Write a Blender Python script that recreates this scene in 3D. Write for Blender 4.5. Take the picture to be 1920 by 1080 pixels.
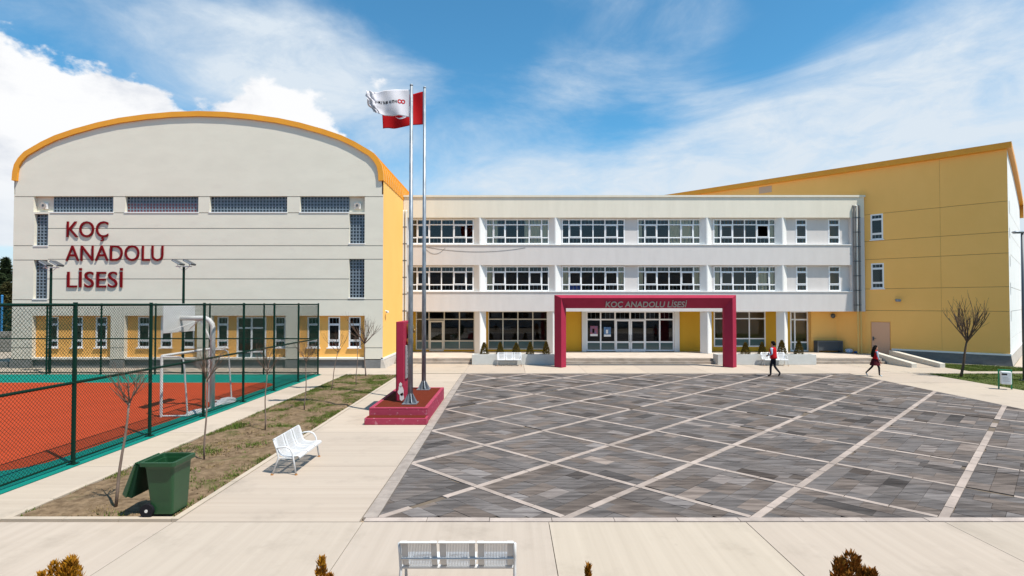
import bpy, bmesh, math, random
from mathutils import Vector, Matrix, noise as mnoise
R = math.radians
random.seed(7)
scn = bpy.context.scene
C = scn.collection
for o in list(bpy.data.objects): bpy.data.objects.remove(o)

# ------------------------------------------------------------------ camera
F_PX, H_CAM = 1030.0, 3.7
PITCH = 1.1
cam = bpy.data.cameras.new('camera'); cam_o = bpy.data.objects.new('camera', cam); C.objects.link(cam_o)
cam.sensor_width = 36.0; cam.lens = 36.0*F_PX/1920.0; cam.clip_start = 0.1; cam.clip_end = 3000
cam_o.location = (0, 0, H_CAM); cam_o.rotation_euler = (R(90+PITCH), 0, 0)
cam.shift_x = 3/1920.0; cam.shift_y = (30 - math.tan(R(PITCH))*F_PX)/1920.0
scn.camera = cam_o
# ------------------------------------------------------------------ sun, sky, exposure
SUN_EL, SUN_DIR = 62.0, Vector((0.81, -0.586, 0)).normalized()
sv = Vector((SUN_DIR.x*math.cos(R(SUN_EL)), SUN_DIR.y*math.cos(R(SUN_EL)), math.sin(R(SUN_EL))))
sun = bpy.data.lights.new('sun', 'SUN'); sun.energy = 5.0; sun.angle = R(0.53); sun.color = (1.0, 0.945, 0.865)
sun_o = bpy.data.objects.new('sun', sun); C.objects.link(sun_o)
sun_o.rotation_euler = sv.to_track_quat('Z', 'Y').to_euler(); sun_o.location = (20, -20, 40)
vs = scn.view_settings
vs.view_transform = 'Standard'; vs.look = 'None'; vs.gamma = 1.0; vs.exposure = 0.36; vs.use_curve_mapping = False

world = bpy.data.worlds.new('World'); scn.world = world; world.use_nodes = True
nt = world.node_tree; N = nt.nodes; L = nt.links; N.clear()
def nd(t, **kw):
    n = N.new(t)
    for k, v in kw.items(): setattr(n, k, v)
    return n
def lk(a, b): L.new(a, b)
def wmath(op, a, b=None, c=None, clamp=False):
    n = nd('ShaderNodeMath', operation=op); n.use_clamp = clamp
    for i, v in enumerate((a, b, c)):
        if v is None: continue
        if hasattr(v, 'links'): lk(v, n.inputs[i])
        else: n.inputs[i].default_value = v
    return n.outputs[0]
wout = nd('ShaderNodeOutputWorld'); bg = nd('ShaderNodeBackground'); bg.inputs['Strength'].default_value = 0.1
sky = nd('ShaderNodeTexSky', sky_type='NISHITA'); sky.sun_disc = False
sky.sun_elevation = R(SUN_EL); sky.sun_rotation = math.atan2(sv.x, sv.y); sky.altitude = 900
sky.air_density = 1.0; sky.dust_density = 0.5; sky.ozone_density = 2.0
tc = nd('ShaderNodeTexCoord')
GEN = tc.outputs['Generated']
def pdir(px, py): return Vector(((px-957)/F_PX, 1.0, (570-py)/F_PX)).normalized()
def blob(px, py, rx, rz, amp):
    """soft cloud bank centred on a compass bearing; falls off with angular distance"""
    d = pdir(px, py)
    s = nd('ShaderNodeVectorMath', operation='SUBTRACT'); lk(GEN, s.inputs[0]); s.inputs[1].default_value = d
    m = nd('ShaderNodeVectorMath', operation='MULTIPLY'); lk(s.outputs[0], m.inputs[0]); m.inputs[1].default_value = (1/rx, 1/rx, 1/rz)
    l = nd('ShaderNodeVectorMath', operation='LENGTH'); lk(m.outputs[0], l.inputs[0])
    f = wmath('MULTIPLY_ADD', l.outputs['Value'], -1.0, 1.0); f = wmath('MAXIMUM', f, 0.0)
    return wmath('MULTIPLY', f, amp)
def addall(lst):
    a = lst[0]
    for b in lst[1:]: a = wmath('ADD', a, b)
    return a
def wnoise(scale, mapscale, detail, rough, rot=(0,0,0), dist=0.0, off=(0,0,0)):
    mp = nd('ShaderNodeMapping'); lk(GEN, mp.inputs['Vector'])
    mp.inputs['Scale'].default_value = mapscale; mp.inputs['Rotation'].default_value = rot; mp.inputs['Location'].default_value = off
    n = nd('ShaderNodeTexNoise'); lk(mp.outputs[0], n.inputs['Vector'])
    n.inputs['Scale'].default_value = scale; n.inputs['Detail'].default_value = detail
    n.inputs['Roughness'].default_value = rough; n.inputs['Distortion'].default_value = dist
    return n.outputs['Fac']
def ramp(v, lo, hi):
    n = nd('ShaderNodeMapRange'); n.interpolation_type = 'SMOOTHSTEP'; lk(v, n.inputs['Value'])
    n.inputs['From Min'].default_value = lo; n.inputs['From Max'].default_value = hi
    return n.outputs['Result']
# cumulus low on the left, high veil of cirrus streaming to the right
cum_n = wnoise(6.5, (1, 1, 1.6), 12, 0.58, off=(3.1, 0, .4))
cum_b = addall([blob(40, 230, .20, .17, .66), blob(-250, 260, .35, .2, .5), blob(420, 245, .22, .12, .66), blob(590, 250, .14, .10, .50), blob(715, 150, .06, .05, .22),
                blob(-700, 150, .5, .2, .35), blob(20, 380, .2, .09, .35)])
cum_n = wmath('MULTIPLY_ADD', cum_n, 1.7, -.36)
cum = ramp(wmath('ADD', cum_n, cum_b), .80, .93)
cir_n = wnoise(2.6, (1.0, 1.0, 2.6), 14, 0.62, rot=(0, R(24), 0), dist=.6, off=(1.2, 0, 2.2))
cir_b = addall([blob(470, 90, .30, .13, .50), blob(620, 170, .22, .12, .40), blob(1900, 330, .62, .26, .60), blob(1500, 350, .55, .16, .42), blob(1100, 380, .45, .09, .28), blob(1080, 150, .16, .1, .13), blob(1330, 70, .10, .1, .18),
                blob(1900, 60, .25, .12, .18), blob(980, 320, .32, .13, .20), blob(60, 60, .22, .1, .08), blob(150, 30, .12, .08, -.12), blob(900, 40, .26, .16, -.24), blob(1130, 230, .16, .09, -.20), blob(1500, 40, .25, .10, -.14), blob(1400, 120, .12, .06, -.14), blob(170, 110, .12, .06, -.14)])
cir = wmath('MULTIPLY', ramp(wmath('ADD', cir_n, cir_b), .40, 1.0), .96)
fine = wnoise(9, (1, 1, 2.2), 12, .65, rot=(0, R(20), 0), dist=.4)
cir = wmath('MULTIPLY', cir, wmath('MULTIPLY_ADD', fine, 1.5, .22), clamp=True)
shade_n = wnoise(6.0, (1, 1, 1.7), 12, .6, off=(3.1, 0, .47), dist=.3)
def mixc(f, a, b):
    n = nd('ShaderNodeMix', data_type='RGBA')
    if hasattr(f, 'links'): lk(f, n.inputs['Factor'])
    else: n.inputs['Factor'].default_value = f
    for s, v in (('A', a), ('B', b)):
        i = [q for q in n.inputs if q.name == s and q.type == 'RGBA'][0]
        if hasattr(v, 'links'): lk(v, i)
        else: i.default_value = (*v, 1)
    return [q for q in n.outputs if q.type == 'RGBA'][0]
gain = nd('ShaderNodeMix', data_type='RGBA'); gain.blend_type = 'MULTIPLY'; gain.inputs['Factor'].default_value = 1
gi = [q for q in gain.inputs if q.type == 'RGBA']; lk(sky.outputs['Color'], gi[0]); gi[1].default_value = (.62, 1.30, 1.40, 1)
sky_c = [q for q in gain.outputs if q.type == 'RGBA'][0]
c1 = mixc(cir, sky_c, (5.6, 6.3, 7.0))
cumcol = mixc(ramp(shade_n, .47, .72), (7.7, 7.75, 7.85), (5.4, 5.7, 6.3))
c2 = mixc(cum, c1, cumcol)
sepz = nd('ShaderNodeSeparateXYZ'); lk(GEN, sepz.inputs[0])
hz_ = wmath('MULTIPLY', ramp(sepz.outputs['Z'], .26, .01), .80)
c2 = mixc(hz_, c2, (5.6, 6.2, 6.8))
lk(c2, bg.inputs['Color']); lk(bg.outputs[0], wout.inputs['Surface'])

# ------------------------------------------------------------------ materials
MATS = {}
def material(name, col, rough=.8, col2=None, scale=6.0, stretch=(1,1,1), amt=1.0, detail=6, bump=0.0, bscale=60.0, metal=0.0, spec=None, spots=None, tint=False, coat=0.0, rot=0.0, col3=None, scale3=1.0, lo3=.55, hi3=.7, st3=None):
    m = bpy.data.materials.new(name); m.use_nodes = True
    nt = m.node_tree; n = nt.nodes; l = nt.links; b = n['Principled BSDF']
    b.inputs['Roughness'].default_value = rough; b.inputs['Metallic'].default_value = metal
    b.inputs['Specular IOR Level'].default_value = spec if spec is not None else (.5 if rough < .56 else .12); b.inputs['Coat Weight'].default_value = coat
    geo = n.new('ShaderNodeNewGeometry'); pos = geo.outputs['Position']
    def nz(sc, st=(1,1,1), d=6, r=.6):
        mp = n.new('ShaderNodeMapping'); l.new(pos, mp.inputs[0]); mp.inputs['Scale'].default_value = st; mp.inputs['Rotation'].default_value = (0,0,rot)
        t = n.new('ShaderNodeTexNoise'); l.new(mp.outputs[0], t.inputs['Vector']); t.inputs['Scale'].default_value = sc; t.inputs['Detail'].default_value = d; t.inputs['Roughness'].default_value = r
        return t.outputs['Fac']
    def mr(v, a, c):
        t = n.new('ShaderNodeMapRange'); l.new(v, t.inputs[0]); t.inputs[1].default_value = a; t.inputs[2].default_value = c; t.interpolation_type = 'SMOOTHSTEP'; return t.outputs[0]
    def mx(f, a, c, mode='MIX'):
        t = n.new('ShaderNodeMix'); t.data_type = 'RGBA'; t.blend_type = mode
        if hasattr(f, 'links'): l.new(f, t.inputs[0])
        else: t.inputs[0].default_value = f
        ii = [q for q in t.inputs if q.type == 'RGBA']
        for q, v in zip(ii, (a, c)):
            if hasattr(v, 'links'): l.new(v, q)
            else: q.default_value = (*v, 1)
        return [q for q in t.outputs if q.type == 'RGBA'][0]
    cur = col
    if col2 is not None:
        f = mr(nz(scale, stretch, detail), .5-.25/max(amt,.01), .5+.25/max(amt,.01)); cur = mx(f, col, col2)
    if col3 is not None:
        cur = mx(mr(nz(scale3, st3 or stretch, 10, .68), lo3, hi3), cur, col3)
    if tint:
        at = n.new('ShaderNodeAttribute'); at.attribute_name = 'tint'
        cur = mx(1.0, cur, at.outputs['Color'], 'MULTIPLY')
    if spots is not None:
        cur = mx(mr(nz(spots[1], (1,1,1), 4), spots[2], spots[2]+.06), cur, spots[0])
    if hasattr(cur, 'links'): l.new(cur, b.inputs['Base Color'])
    else: b.inputs['Base Color'].default_value = (*cur, 1)
    if bump:
        bp = n.new('ShaderNodeBump'); bp.inputs['Strength'].default_value = bump; bp.inputs['Distance'].default_value = .02
        l.new(nz(bscale, stretch, 5), bp.inputs['Height']); l.new(bp.outputs[0], b.inputs['Normal'])
    MATS[name] = m
    return m
M = MATS
material('gym_plaster', (.725,.685,.575), .9, (.66,.62,.52), .7, (1,1,2.5), .6, bump=.25, bscale=25, col3=(.64,.595,.505), scale3=.5, lo3=.56, hi3=.8)
material('parapet_plaster', (.76,.705,.59), .9, (.69,.64,.53), .8, (3,3,.5), .7, bump=.2, bscale=30)
material('spandrel_plaster', (.64,.605,.58), .9, (.585,.55,.525), .9, (2.5,2.5,.6), .7, bump=.25, bscale=30)
material('white_plaster', (.74,.74,.72), .85, (.66,.66,.64), 1.2, (1,1,.6), .6, bump=.15, bscale=30)
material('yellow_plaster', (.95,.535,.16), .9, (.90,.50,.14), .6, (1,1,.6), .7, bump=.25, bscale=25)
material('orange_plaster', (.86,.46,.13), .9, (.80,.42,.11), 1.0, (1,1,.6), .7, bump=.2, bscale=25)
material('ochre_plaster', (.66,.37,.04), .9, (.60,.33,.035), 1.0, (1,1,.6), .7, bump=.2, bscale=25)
material('roof_orange', (.78,.33,.015), .45, (.70,.28,.012), 1.5, (1,1,1), .7)
material('groove', (.30,.30,.28), .95)
material('groove_yellow', (.42,.29,.12), .95)
material('plinth_grey', (.135,.135,.135), .9, (.19,.19,.185), 2.0, (1,1,2), 1, bump=.4, bscale=15)
material('plinth_light', (.46,.42,.37), .9, (.38,.34,.30), 2.0, (1,1,2), 1)
material('white_paint', (.80,.80,.79), .55, (.74,.74,.72), 3.0, (1,1,.5), .6)
material('pvc_white', (.80,.80,.80), .35)
material('pvc_cream', (.60,.56,.46), .45)
material('grille_grey', (.33,.36,.37), .6)
material('curtain', (.80,.68,.46), .95, (.66,.56,.38), 9.0, (6,6,.4), 1)
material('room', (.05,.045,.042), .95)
material('blue_board', (.02,.08,.42), .7)
material('block_mortar', (.20,.25,.30), .5, (.14,.18,.22), 8, (1,1,1), 1)
material('block_glass', (.012,.018,.028), .15, spec=.6)
material('block_glass_red', (.20,.030,.035), .2, spec=.6)
material('letter_red', (.16,.003,.006), .6)
material('portico_pink', (.34,.026,.060), .62, (.30,.022,.050), 1.5, (1,1,1), .8, bump=.15, bscale=40)
material('portico_grey', (.34,.32,.30), .5)
material('podium_pink', (.36,.050,.09), .85, (.30,.042,.072), 3.0, (1,1,1), 1, bump=.4, bscale=30, spots=((.42,.16,.19), 9, .60))
material('podium_red', (.13,.022,.009), .95, (.105,.018,.007), 12, bump=.5, bscale=90)
material('flaked_paint', (.66,.63,.60), .9)
material('concrete_y', (.45,.385,.318), .88, (.39,.33,.27), 1.1, (6.5,.14,1), .62, bump=.12, bscale=20, col3=(.335,.285,.232), scale3=.75, st3=(1,1,1), lo3=.50, hi3=.78, spots=((.37,.315,.255), 2.2, .69), tint=True)
material('concrete_x', (.47,.40,.325), .88, (.395,.33,.265), 1.1, (.14,6.5,1), .62, bump=.12, bscale=20, col3=(.335,.285,.232), scale3=.75, st3=(1,1,1), lo3=.50, hi3=.78, spots=((.37,.315,.255), 2.2, .69), tint=True)
material('kerb', (.36,.31,.27), .9, (.24,.205,.18), 3.0, (1,1,1), 1, bump=.3, bscale=30)
for nm_, rt_ in (('slab_u', R(-45)), ('slab_v', R(45))):
    material(nm_, (.158,.142,.134), .8, (.066,.058,.055), 3.2, (.35,2.6,1), 1.25, detail=12, bump=.3, bscale=30, tint=True, rot=rt_, col3=(.040,.035,.034), scale3=1.5, lo3=.575, hi3=.70, spots=((.25,.22,.20), 13, .735))
material('strip_stone', (.385,.325,.29), .85, (.28,.235,.21), 2.5, (1,1,1), 1, bump=.25, bscale=40, tint=True)
material('mortar', (.10,.085,.075), .95, (.17,.13,.09), 1.5)
material('court_red', (.40,.050,.014), .9, (.34,.043,.012), .8, (1,1,1), .8, bump=.2, bscale=120, col3=(.28,.040,.013), scale3=.45, lo3=.56, hi3=.75)
material('court_green', (.002,.19,.15), .85, (.002,.155,.12), 1.0, (1,1,1), .8, bump=.2, bscale=120)
material('dirt', (.235,.165,.10), .98, (.10,.066,.038), 5.5, (1,1,1), 1.1, detail=12, bump=1.0, bscale=18, col3=(.065,.075,.020), scale3=1.1, lo3=.54, hi3=.72, spots=((.40,.30,.20), 9, .68))
material('lawn', (.055,.085,.018), .98, (.09,.09,.03), 3.0, (1,1,1), 1, bump=.7, bscale=20)
material('earth', (.34,.27,.20), .98, (.26,.20,.14), .15, (1,1,1), 1, bump=.3, bscale=5)
material('grass_blade', (.075,.13,.018), .8, (.13,.15,.035), 2.0, (1,1,1), 1)
material('dry_blade', (.30,.22,.10), .9, (.22,.16,.07), 3.0)
material('fence_green', (.003,.022,.014), .6)
material('wire_green', (.004,.028,.018), .6)
material('steel', (.34,.37,.40), .5, (.20,.225,.25), 9.0, (1,1,.35), 1.3, metal=.6, spots=((.13,.14,.15), 16, .66))
material('steel_dark', (.10,.11,.12), .5, metal=.4)
material('goal_white', (.72,.71,.69), .5, (.62,.60,.57), 5.0)
material('net_white', (.62,.62,.62), .95, (.46,.46,.47), 14)
material('rim_red', (.5,.03,.015), .5)
material('bench_white', (.60,.605,.61), .35)
material('rust', (.28,.11,.03), .9, (.42,.22,.08), 20)
material('bark', (.24,.18,.145), .9, (.16,.12,.095), 14, (1,1,.3), 1)
material('twig', (.15,.095,.07), .9, (.10,.065,.048), 14)
material('bark_dark', (.085,.058,.042), .9, (.12,.085,.06), 14, (1,1,.3), 1)
material('bin_green', (.010,.060,.020), .42, (.008,.048,.017), 4.0)
material('bin_dark', (.006,.03,.015), .6)
material('rubber', (.012,.012,.016), .6)
material('litter_white', (.74,.77,.77), .5, (.66,.68,.68), 6)
material('litter_green', (.01,.22,.09), .5)
material('gold_leaf', (.40,.20,.012), .8, (.24,.085,.01), 16, (1,1,1), 1)
material('rusty_leaf', (.30,.10,.014), .85, (.16,.085,.014), 16, (1,1,1), 1)
material('thuja_leaf', (.085,.075,.014), .85, (.16,.10,.02), 12, (1,1,1), 1)
material('pine_leaf', (.018,.032,.014), .9, (.035,.05,.02), 4, (1,1,1), 1)
material('olive_leaf', (.075,.065,.025), .9, (.04,.045,.016), 4, (1,1,1), 1)
material('soil', (.10,.07,.045), .98, bump=.6, bscale=30)
material('terrace', (.54,.47,.40), .88, (.44,.375,.31), 1.5, (1,1,1), 1, bump=.15, bscale=20)
material('step_stone', (.42,.36,.30), .9, (.25,.205,.165), 1.4, (1,1,3), 1, bump=.2, bscale=20)
material('planter', (.56,.56,.53), .9, (.49,.49,.46), 2.0, (1,1,2), .8)
material('ramp_wall', (.62,.58,.50), .9, (.52,.48,.41), 2.0, (1,1,2), .9)
material('door_tan', (.66,.39,.25), .6)
material('panel_pink', (.56,.40,.28), .8)
material('black', (.008,.008,.009), .4)
material('lamp_glass', (.30,.33,.35), .15)
material('pipe_white', (.62,.60,.55), .5)
material('pipe_dark', (.17,.165,.16), .5)
material('pipe_yellow', (.66,.43,.14), .6)
material('slat_grey', (.085,.095,.105), .6)
material('plaque', (.22,.205,.21), .6, (.30,.28,.28), 5.0, (1,1,1), 1)
material('bronze', (.42,.27,.08), .35, (.20,.12,.04), 6, (1,1,1), 1, metal=.7)
material('flag_white', (.60,.575,.60), .7)
material('flag_red', (.38,.004,.006), .65)
material('ink_black', (.008,.008,.008), .7)
material('ink_red', (.42,.01,.02), .7)
material('poster_blue', (.12,.27,.45), .5, (.05,.10,.25), 6, (1,1,1), 1)
material('poster_red', (.40,.06,.05), .5, (.10,.12,.25), 7, (1,1,1), 1)
material('skin', (.42,.22,.14), .6)
material('hair', (.006,.0045,.004), .85)
material('vest_red', (.52,.010,.014), .85, (.43,.008,.012), 18)
material('shirt', (.42,.52,.62), .85, (.34,.43,.54), 14)
material('trousers', (.010,.011,.016), .9, (.018,.018,.024), 12)
material('skirt', (.10,.010,.016), .9, (.035,.008,.012), 26, (1,1,1), 1)
material('shoe_dark', (.03,.025,.022), .7)
material('shoe_light', (.50,.62,.68), .7)
material('stone_wall', (.33,.31,.28), .95, (.20,.18,.155), 1.3, (1,1,2.5), 1, bump=.6, bscale=4)
material('bag_blue', (.03,.12,.36), .6)
material('bag_white', (.62,.66,.72), .8, (.30,.42,.62), 9)
material('sign_blue', (.02,.18,.42), .5)
def glassmat(name, tr, gl, rough=.02):
    m = bpy.data.materials.new(name); m.use_nodes = True; nt = m.node_tree; n = nt.nodes; l = nt.links; n.clear()
    o = n.new('ShaderNodeOutputMaterial'); mix = n.new('ShaderNodeMixShader'); t = n.new('ShaderNodeBsdfTransparent'); g = n.new('ShaderNodeBsdfGlossy')
    t.inputs[0].default_value = (*tr, 1); g.inputs['Color'].default_value = (*gl, 1); g.inputs['Roughness'].default_value = rough
    fr = n.new('ShaderNodeFresnel'); fr.inputs[0].default_value = 1.48
    ad = n.new('ShaderNodeMath'); ad.operation = 'ADD'; ad.use_clamp = True; ad.inputs[1].default_value = .012; l.new(fr.outputs[0], ad.inputs[0])
    l.new(ad.outputs[0], mix.inputs[0]); l.new(t.outputs[0], mix.inputs[1]); l.new(g.outputs[0], mix.inputs[2]); l.new(mix.outputs[0], o.inputs[0]); M[name] = m
glassmat('glass', (.88,.90,.90), (.85,.9,.95))
material('glass_teal', (.045,.10,.105), .12, spec=.6)

# ------------------------------------------------------------------ helpers
class Frame:
    """wall coordinates: u along the wall, d outwards, z up"""
    def __init__(s, o, u, n): s.o = Vector(o); s.u = Vector(u).normalized(); s.n = Vector(n).normalized()
    def __call__(s, u, d, z): return s.o + s.u*u + s.n*d + Vector((0,0,z))
class MB:
    def __init__(s): s.v = []; s.f = []; s.mi = []
    def quad(s, a, b, c, d, mi=0):
        i = len(s.v); s.v += [Vector(a), Vector(b), Vector(c), Vector(d)]; s.f.append((i,i+1,i+2,i+3)); s.mi.append(mi); return s
    def poly(s, pts, mi=0):
        i = len(s.v); s.v += [Vector(p) for p in pts]; s.f.append(tuple(range(i, i+len(pts)))); s.mi.append(mi); return s
    def hexa(s, p, mi=0):
        i = len(s.v); s.v += [Vector(q) for q in p]
        for f in ((3,2,1,0),(4,5,6,7),(0,1,5,4),(1,2,6,5),(2,3,7,6),(3,0,4,7)): s.f.append(tuple(i+k for k in f)); s.mi.append(mi)
        return s
    def box(s, x0,x1,y0,y1,z0,z1, mi=0):
        return s.hexa([(x0,y0,z0),(x1,y0,z0),(x1,y1,z0),(x0,y1,z0),(x0,y0,z1),(x1,y0,z1),(x1,y1,z1),(x0,y1,z1)], mi)
    def wbox(s, F, u0,u1,d0,d1,z0,z1, mi=0):
        return s.hexa([F(u0,d1,z0),F(u1,d1,z0),F(u1,d0,z0),F(u0,d0,z0),F(u0,d1,z1),F(u1,d1,z1),F(u1,d0,z1),F(u0,d0,z1)], mi)
    def prism(s, poly, z0, z1, mi=0):
        """poly: counter-clockwise list of (x, y)"""
        n = len(poly); i = len(s.v)
        s.v += [Vector((x,y,z0)) for x,y in poly] + [Vector((x,y,z1)) for x,y in poly]
        s.f.append(tuple(i+k for k in reversed(range(n)))); s.f.append(tuple(i+n+k for k in range(n))); s.mi += [mi, mi]
        for k in range(n): s.f.append((i+k, i+(k+1)%n, i+n+(k+1)%n, i+n+k)); s.mi.append(mi)
        return s
    def tube(s, pts, r, n=8, mi=0, cap=True):
        pts = [Vector(p) for p in pts]; rr = r if isinstance(r, (list, tuple)) else [r]*len(pts)
        base = len(s.v); up = None
        for k, p in enumerate(pts):
            d = (pts[min(k+1, len(pts)-1)] - pts[max(k-1, 0)]).normalized()
            if up is None or abs(up.dot(d)) > .98: up = Vector((0,0,1)) if abs(d.z) < .9 else Vector((1,0,0))
            a = d.cross(up).normalized(); b = a.cross(d).normalized(); up = b
            for j in range(n):
                t = 2*math.pi*j/n; s.v.append(p + (a*math.cos(t) + b*math.sin(t))*rr[k])
        for k in range(len(pts)-1):
            for j in range(n):
                s.f.append((base+k*n+j, base+k*n+(j+1)%n, base+(k+1)*n+(j+1)%n, base+(k+1)*n+j)); s.mi.append(mi)
        if cap:
            s.f.append(tuple(base+j for j in reversed(range(n)))); s.f.append(tuple(base+(len(pts)-1)*n+j for j in range(n))); s.mi += [mi, mi]
        return s
    def rings(s, rings, mi=0, cap=True):
        """rings: list of equal-length point loops"""
        n = len(rings[0]); i = len(s.v)
        for r in rings: s.v += [Vector(p) for p in r]
        for k in range(len(rings)-1):
            for j in range(n): s.f.append((i+k*n+j, i+k*n+(j+1)%n, i+(k+1)*n+(j+1)%n, i+(k+1)*n+j)); s.mi.append(mi)
        if cap:
            s.f.append(tuple(i+j for j in reversed(range(n)))); s.f.append(tuple(i+(len(rings)-1)*n+j for j in range(n))); s.mi += [mi, mi]
        return s
    def ball(s, c, rx, ry, rz, n=10, m=7, mi=0):
        c = Vector(c); rg = []
        for k in range(m+1):
            ph = -math.pi/2 + math.pi*k/m; q = max(math.cos(ph), .02)
            rg.append([c + Vector((rx*q*math.cos(2*math.pi*j/n), ry*q*math.sin(2*math.pi*j/n), rz*math.sin(ph))) for j in range(n)])
        return s.rings(rg, mi)
    def mesh(s, name, mats, off=Vector((0,0,0)), smooth=False):
        me = bpy.data.meshes.new(name); me.from_pydata([tuple(p-off) for p in s.v], [], s.f)
        for m in (mats if isinstance(mats, (list, tuple)) else [mats]): me.materials.append(M[m])
        if any(s.mi): me.polygons.foreach_set('material_index', s.mi)
        if smooth: me.polygons.foreach_set('use_smooth', [True]*len(me.polygons))
        me.update(); return me
    def build(s, name, mats, parent=None, smooth=False, tint=None):
        off = root_loc(parent) if parent else Vector((0,0,0))
        me = s.mesh(name, mats, off, smooth)
        if tint is not None: set_tint(me, tint)
        return link(name, me, parent)
def set_tint(me, tints):
    """tints: one colour, or one per polygon"""
    at = me.color_attributes.new('tint', 'FLOAT_COLOR', 'CORNER'); vals = []
    for p in me.polygons:
        c = tints[p.index] if isinstance(tints, list) else tints
        vals += [*c, 1.0]*p.loop_total
    at.data.foreach_set('color', vals)
def link(name, me, parent=None):
    o = bpy.data.objects.new(name, me); C.objects.link(o)
    if parent: o.parent = parent
    return o
def root_loc(o):
    while o.parent: o = o.parent
    return Vector(o.location)
def tag(o, label, cat, group=None):
    o['label'] = label; o['category'] = cat
    if group: o['group'] = group
    return o
def thing(name, label, cat, loc=(0,0,0), group=None, rz=0.0):
    o = bpy.data.objects.new(name, None); C.objects.link(o); o.empty_display_size = .2
    o.location = loc; o.rotation_euler = (0,0,rz); return tag(o, label, cat, group)
def structure(o): o['kind'] = 'structure'; return o
def stuff(o): o['kind'] = 'stuff'; return o
def copy_tree(o, parent=None):
    c = o.copy(); C.objects.link(c); c.parent = parent
    for ch in list(o.children): copy_tree(ch, c)
    return c
def bevel(o, w=.01, seg=1):
    m = o.modifiers.new('bevel', 'BEVEL'); m.width = w; m.segments = seg; m.limit_method = 'ANGLE'; return o
def sx(px, Y): return (px-957)/F_PX*Y
def sz(py, Y): return H_CAM - (py-570)/F_PX*Y
_dg = None
def text_mesh(body, extrude=.0):
    cu = bpy.data.curves.new('glyph', 'FONT'); cu.body = body; cu.extrude = extrude; cu.resolution_u = 4
    o = bpy.data.objects.new('glyph', cu); C.objects.link(o)
    me = bpy.data.meshes.new_from_object(o.evaluated_get(bpy.context.evaluated_depsgraph_get()))
    bpy.data.objects.remove(o); bpy.data.curves.remove(cu); return me
def mesh_bb(me):
    xs = [v.co.x for v in me.vertices]; ys = [v.co.y for v in me.vertices]
    return min(xs), max(xs), min(ys), max(ys)
_adv = {}
def adv(c):
    if c == 'İ':
        hx = sorted({round(v.co.x, 3) for v in text_mesh('H').vertices}); return (hx[1]-hx[0])*2.5
    if c not in _adv:
        a = mesh_bb(text_mesh('H'+c+'H')); b = mesh_bb(text_mesh('HH')); _adv[c] = (a[1]-a[0]) - (b[1]-b[0])
    return _adv[c]
def letters(word, parent, place, width, capz, mat, depth, bold=0.0):
    """one mesh per letter; place(u, v, w) maps word plane to world, u along, v up, w outwards; the word is fitted to width x capz"""
    H = mesh_bb(text_mesh('H')); cap = H[3]-H[2]; tot = sum(adv(c) for c in word) ; x = 0
    hx = sorted({round(v.co.x, 3) for v in text_mesh('H').vertices}); stem = hx[1]-hx[0]
    for c in word:
        if c == 'İ':
            me = bpy.data.meshes.new('letter'); q = MB(); off = root_loc(parent); a0 = stem*.75
            q.box(a0,a0+stem,H[2],H[3],-.5,.5); q.box(a0-stem*.05,a0+stem*1.05,H[3]+stem*.55,H[3]+stem*1.65,-.5,.5)
            me.from_pydata([tuple(place((x+v.x)/tot*width,(v.y-H[2])/cap*capz,(v.z+.5)*depth)-off) for v in q.v],[],q.f); me.materials.append(M[mat]); link('letter',me,parent)
        elif c != ' ':
            cu = bpy.data.curves.new('glyph', 'FONT'); cu.body = c; cu.extrude = .5; cu.resolution_u = 4; cu.offset = bold
            o = bpy.data.objects.new('glyph', cu); C.objects.link(o)
            me = bpy.data.meshes.new_from_object(o.evaluated_get(bpy.context.evaluated_depsgraph_get()))
            bpy.data.objects.remove(o); bpy.data.curves.remove(cu)
            off = root_loc(parent)
            for v in me.vertices:
                v.co = place((x+v.co.x)/tot*width, (v.co.y-H[2])/cap*capz, (v.co.z+.5)*depth) - off
            me.materials.clear(); me.materials.append(M[mat]); link('letter', me, parent)
        x += adv(c)

def wall_holes(mb, F, u0,u1,z0,z1, holes, d=0.0, mi=0):
    """front sheet with openings; a hole is (u0,u1,z0,z1,depth,back material index or None)"""
    us = sorted({u0,u1,*[h[0] for h in holes],*[h[1] for h in holes]}); us = [u for u in us if u0-1e-6<=u<=u1+1e-6]
    zs = sorted({z0,z1,*[h[2] for h in holes],*[h[3] for h in holes]}); zs = [z for z in zs if z0-1e-6<=z<=z1+1e-6]
    for j in range(len(zs)-1):
        zc = (zs[j]+zs[j+1])/2; run = None
        for i in range(len(us)-1):
            uc = (us[i]+us[i+1])/2
            hole = any(h[0]<uc<h[1] and h[2]<zc<h[3] for h in holes)
            if not hole and run is None: run = us[i]
            if run is not None and (hole or i == len(us)-2):
                e = us[i] if hole else us[i+1]
                mb.quad(F(run,d,zs[j]), F(e,d,zs[j]), F(e,d,zs[j+1]), F(run,d,zs[j+1]), mi); run = None
    for h in holes:
        a,b,c,e,dp = h[:5]; q = d-dp
        mb.quad(F(a,d,c),F(a,d,e),F(a,q,e),F(a,q,c),mi); mb.quad(F(b,d,e),F(b,d,c),F(b,q,c),F(b,q,e),mi)
        mb.quad(F(a,d,e),F(b,d,e),F(b,q,e),F(a,q,e),mi); mb.quad(F(b,d,c),F(a,d,c),F(a,q,c),F(b,q,c),mi)
        if len(h) > 5 and h[5] is not None: mb.quad(F(a,q,c),F(b,q,c),F(b,q,e),F(a,q,e),h[5])
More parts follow.
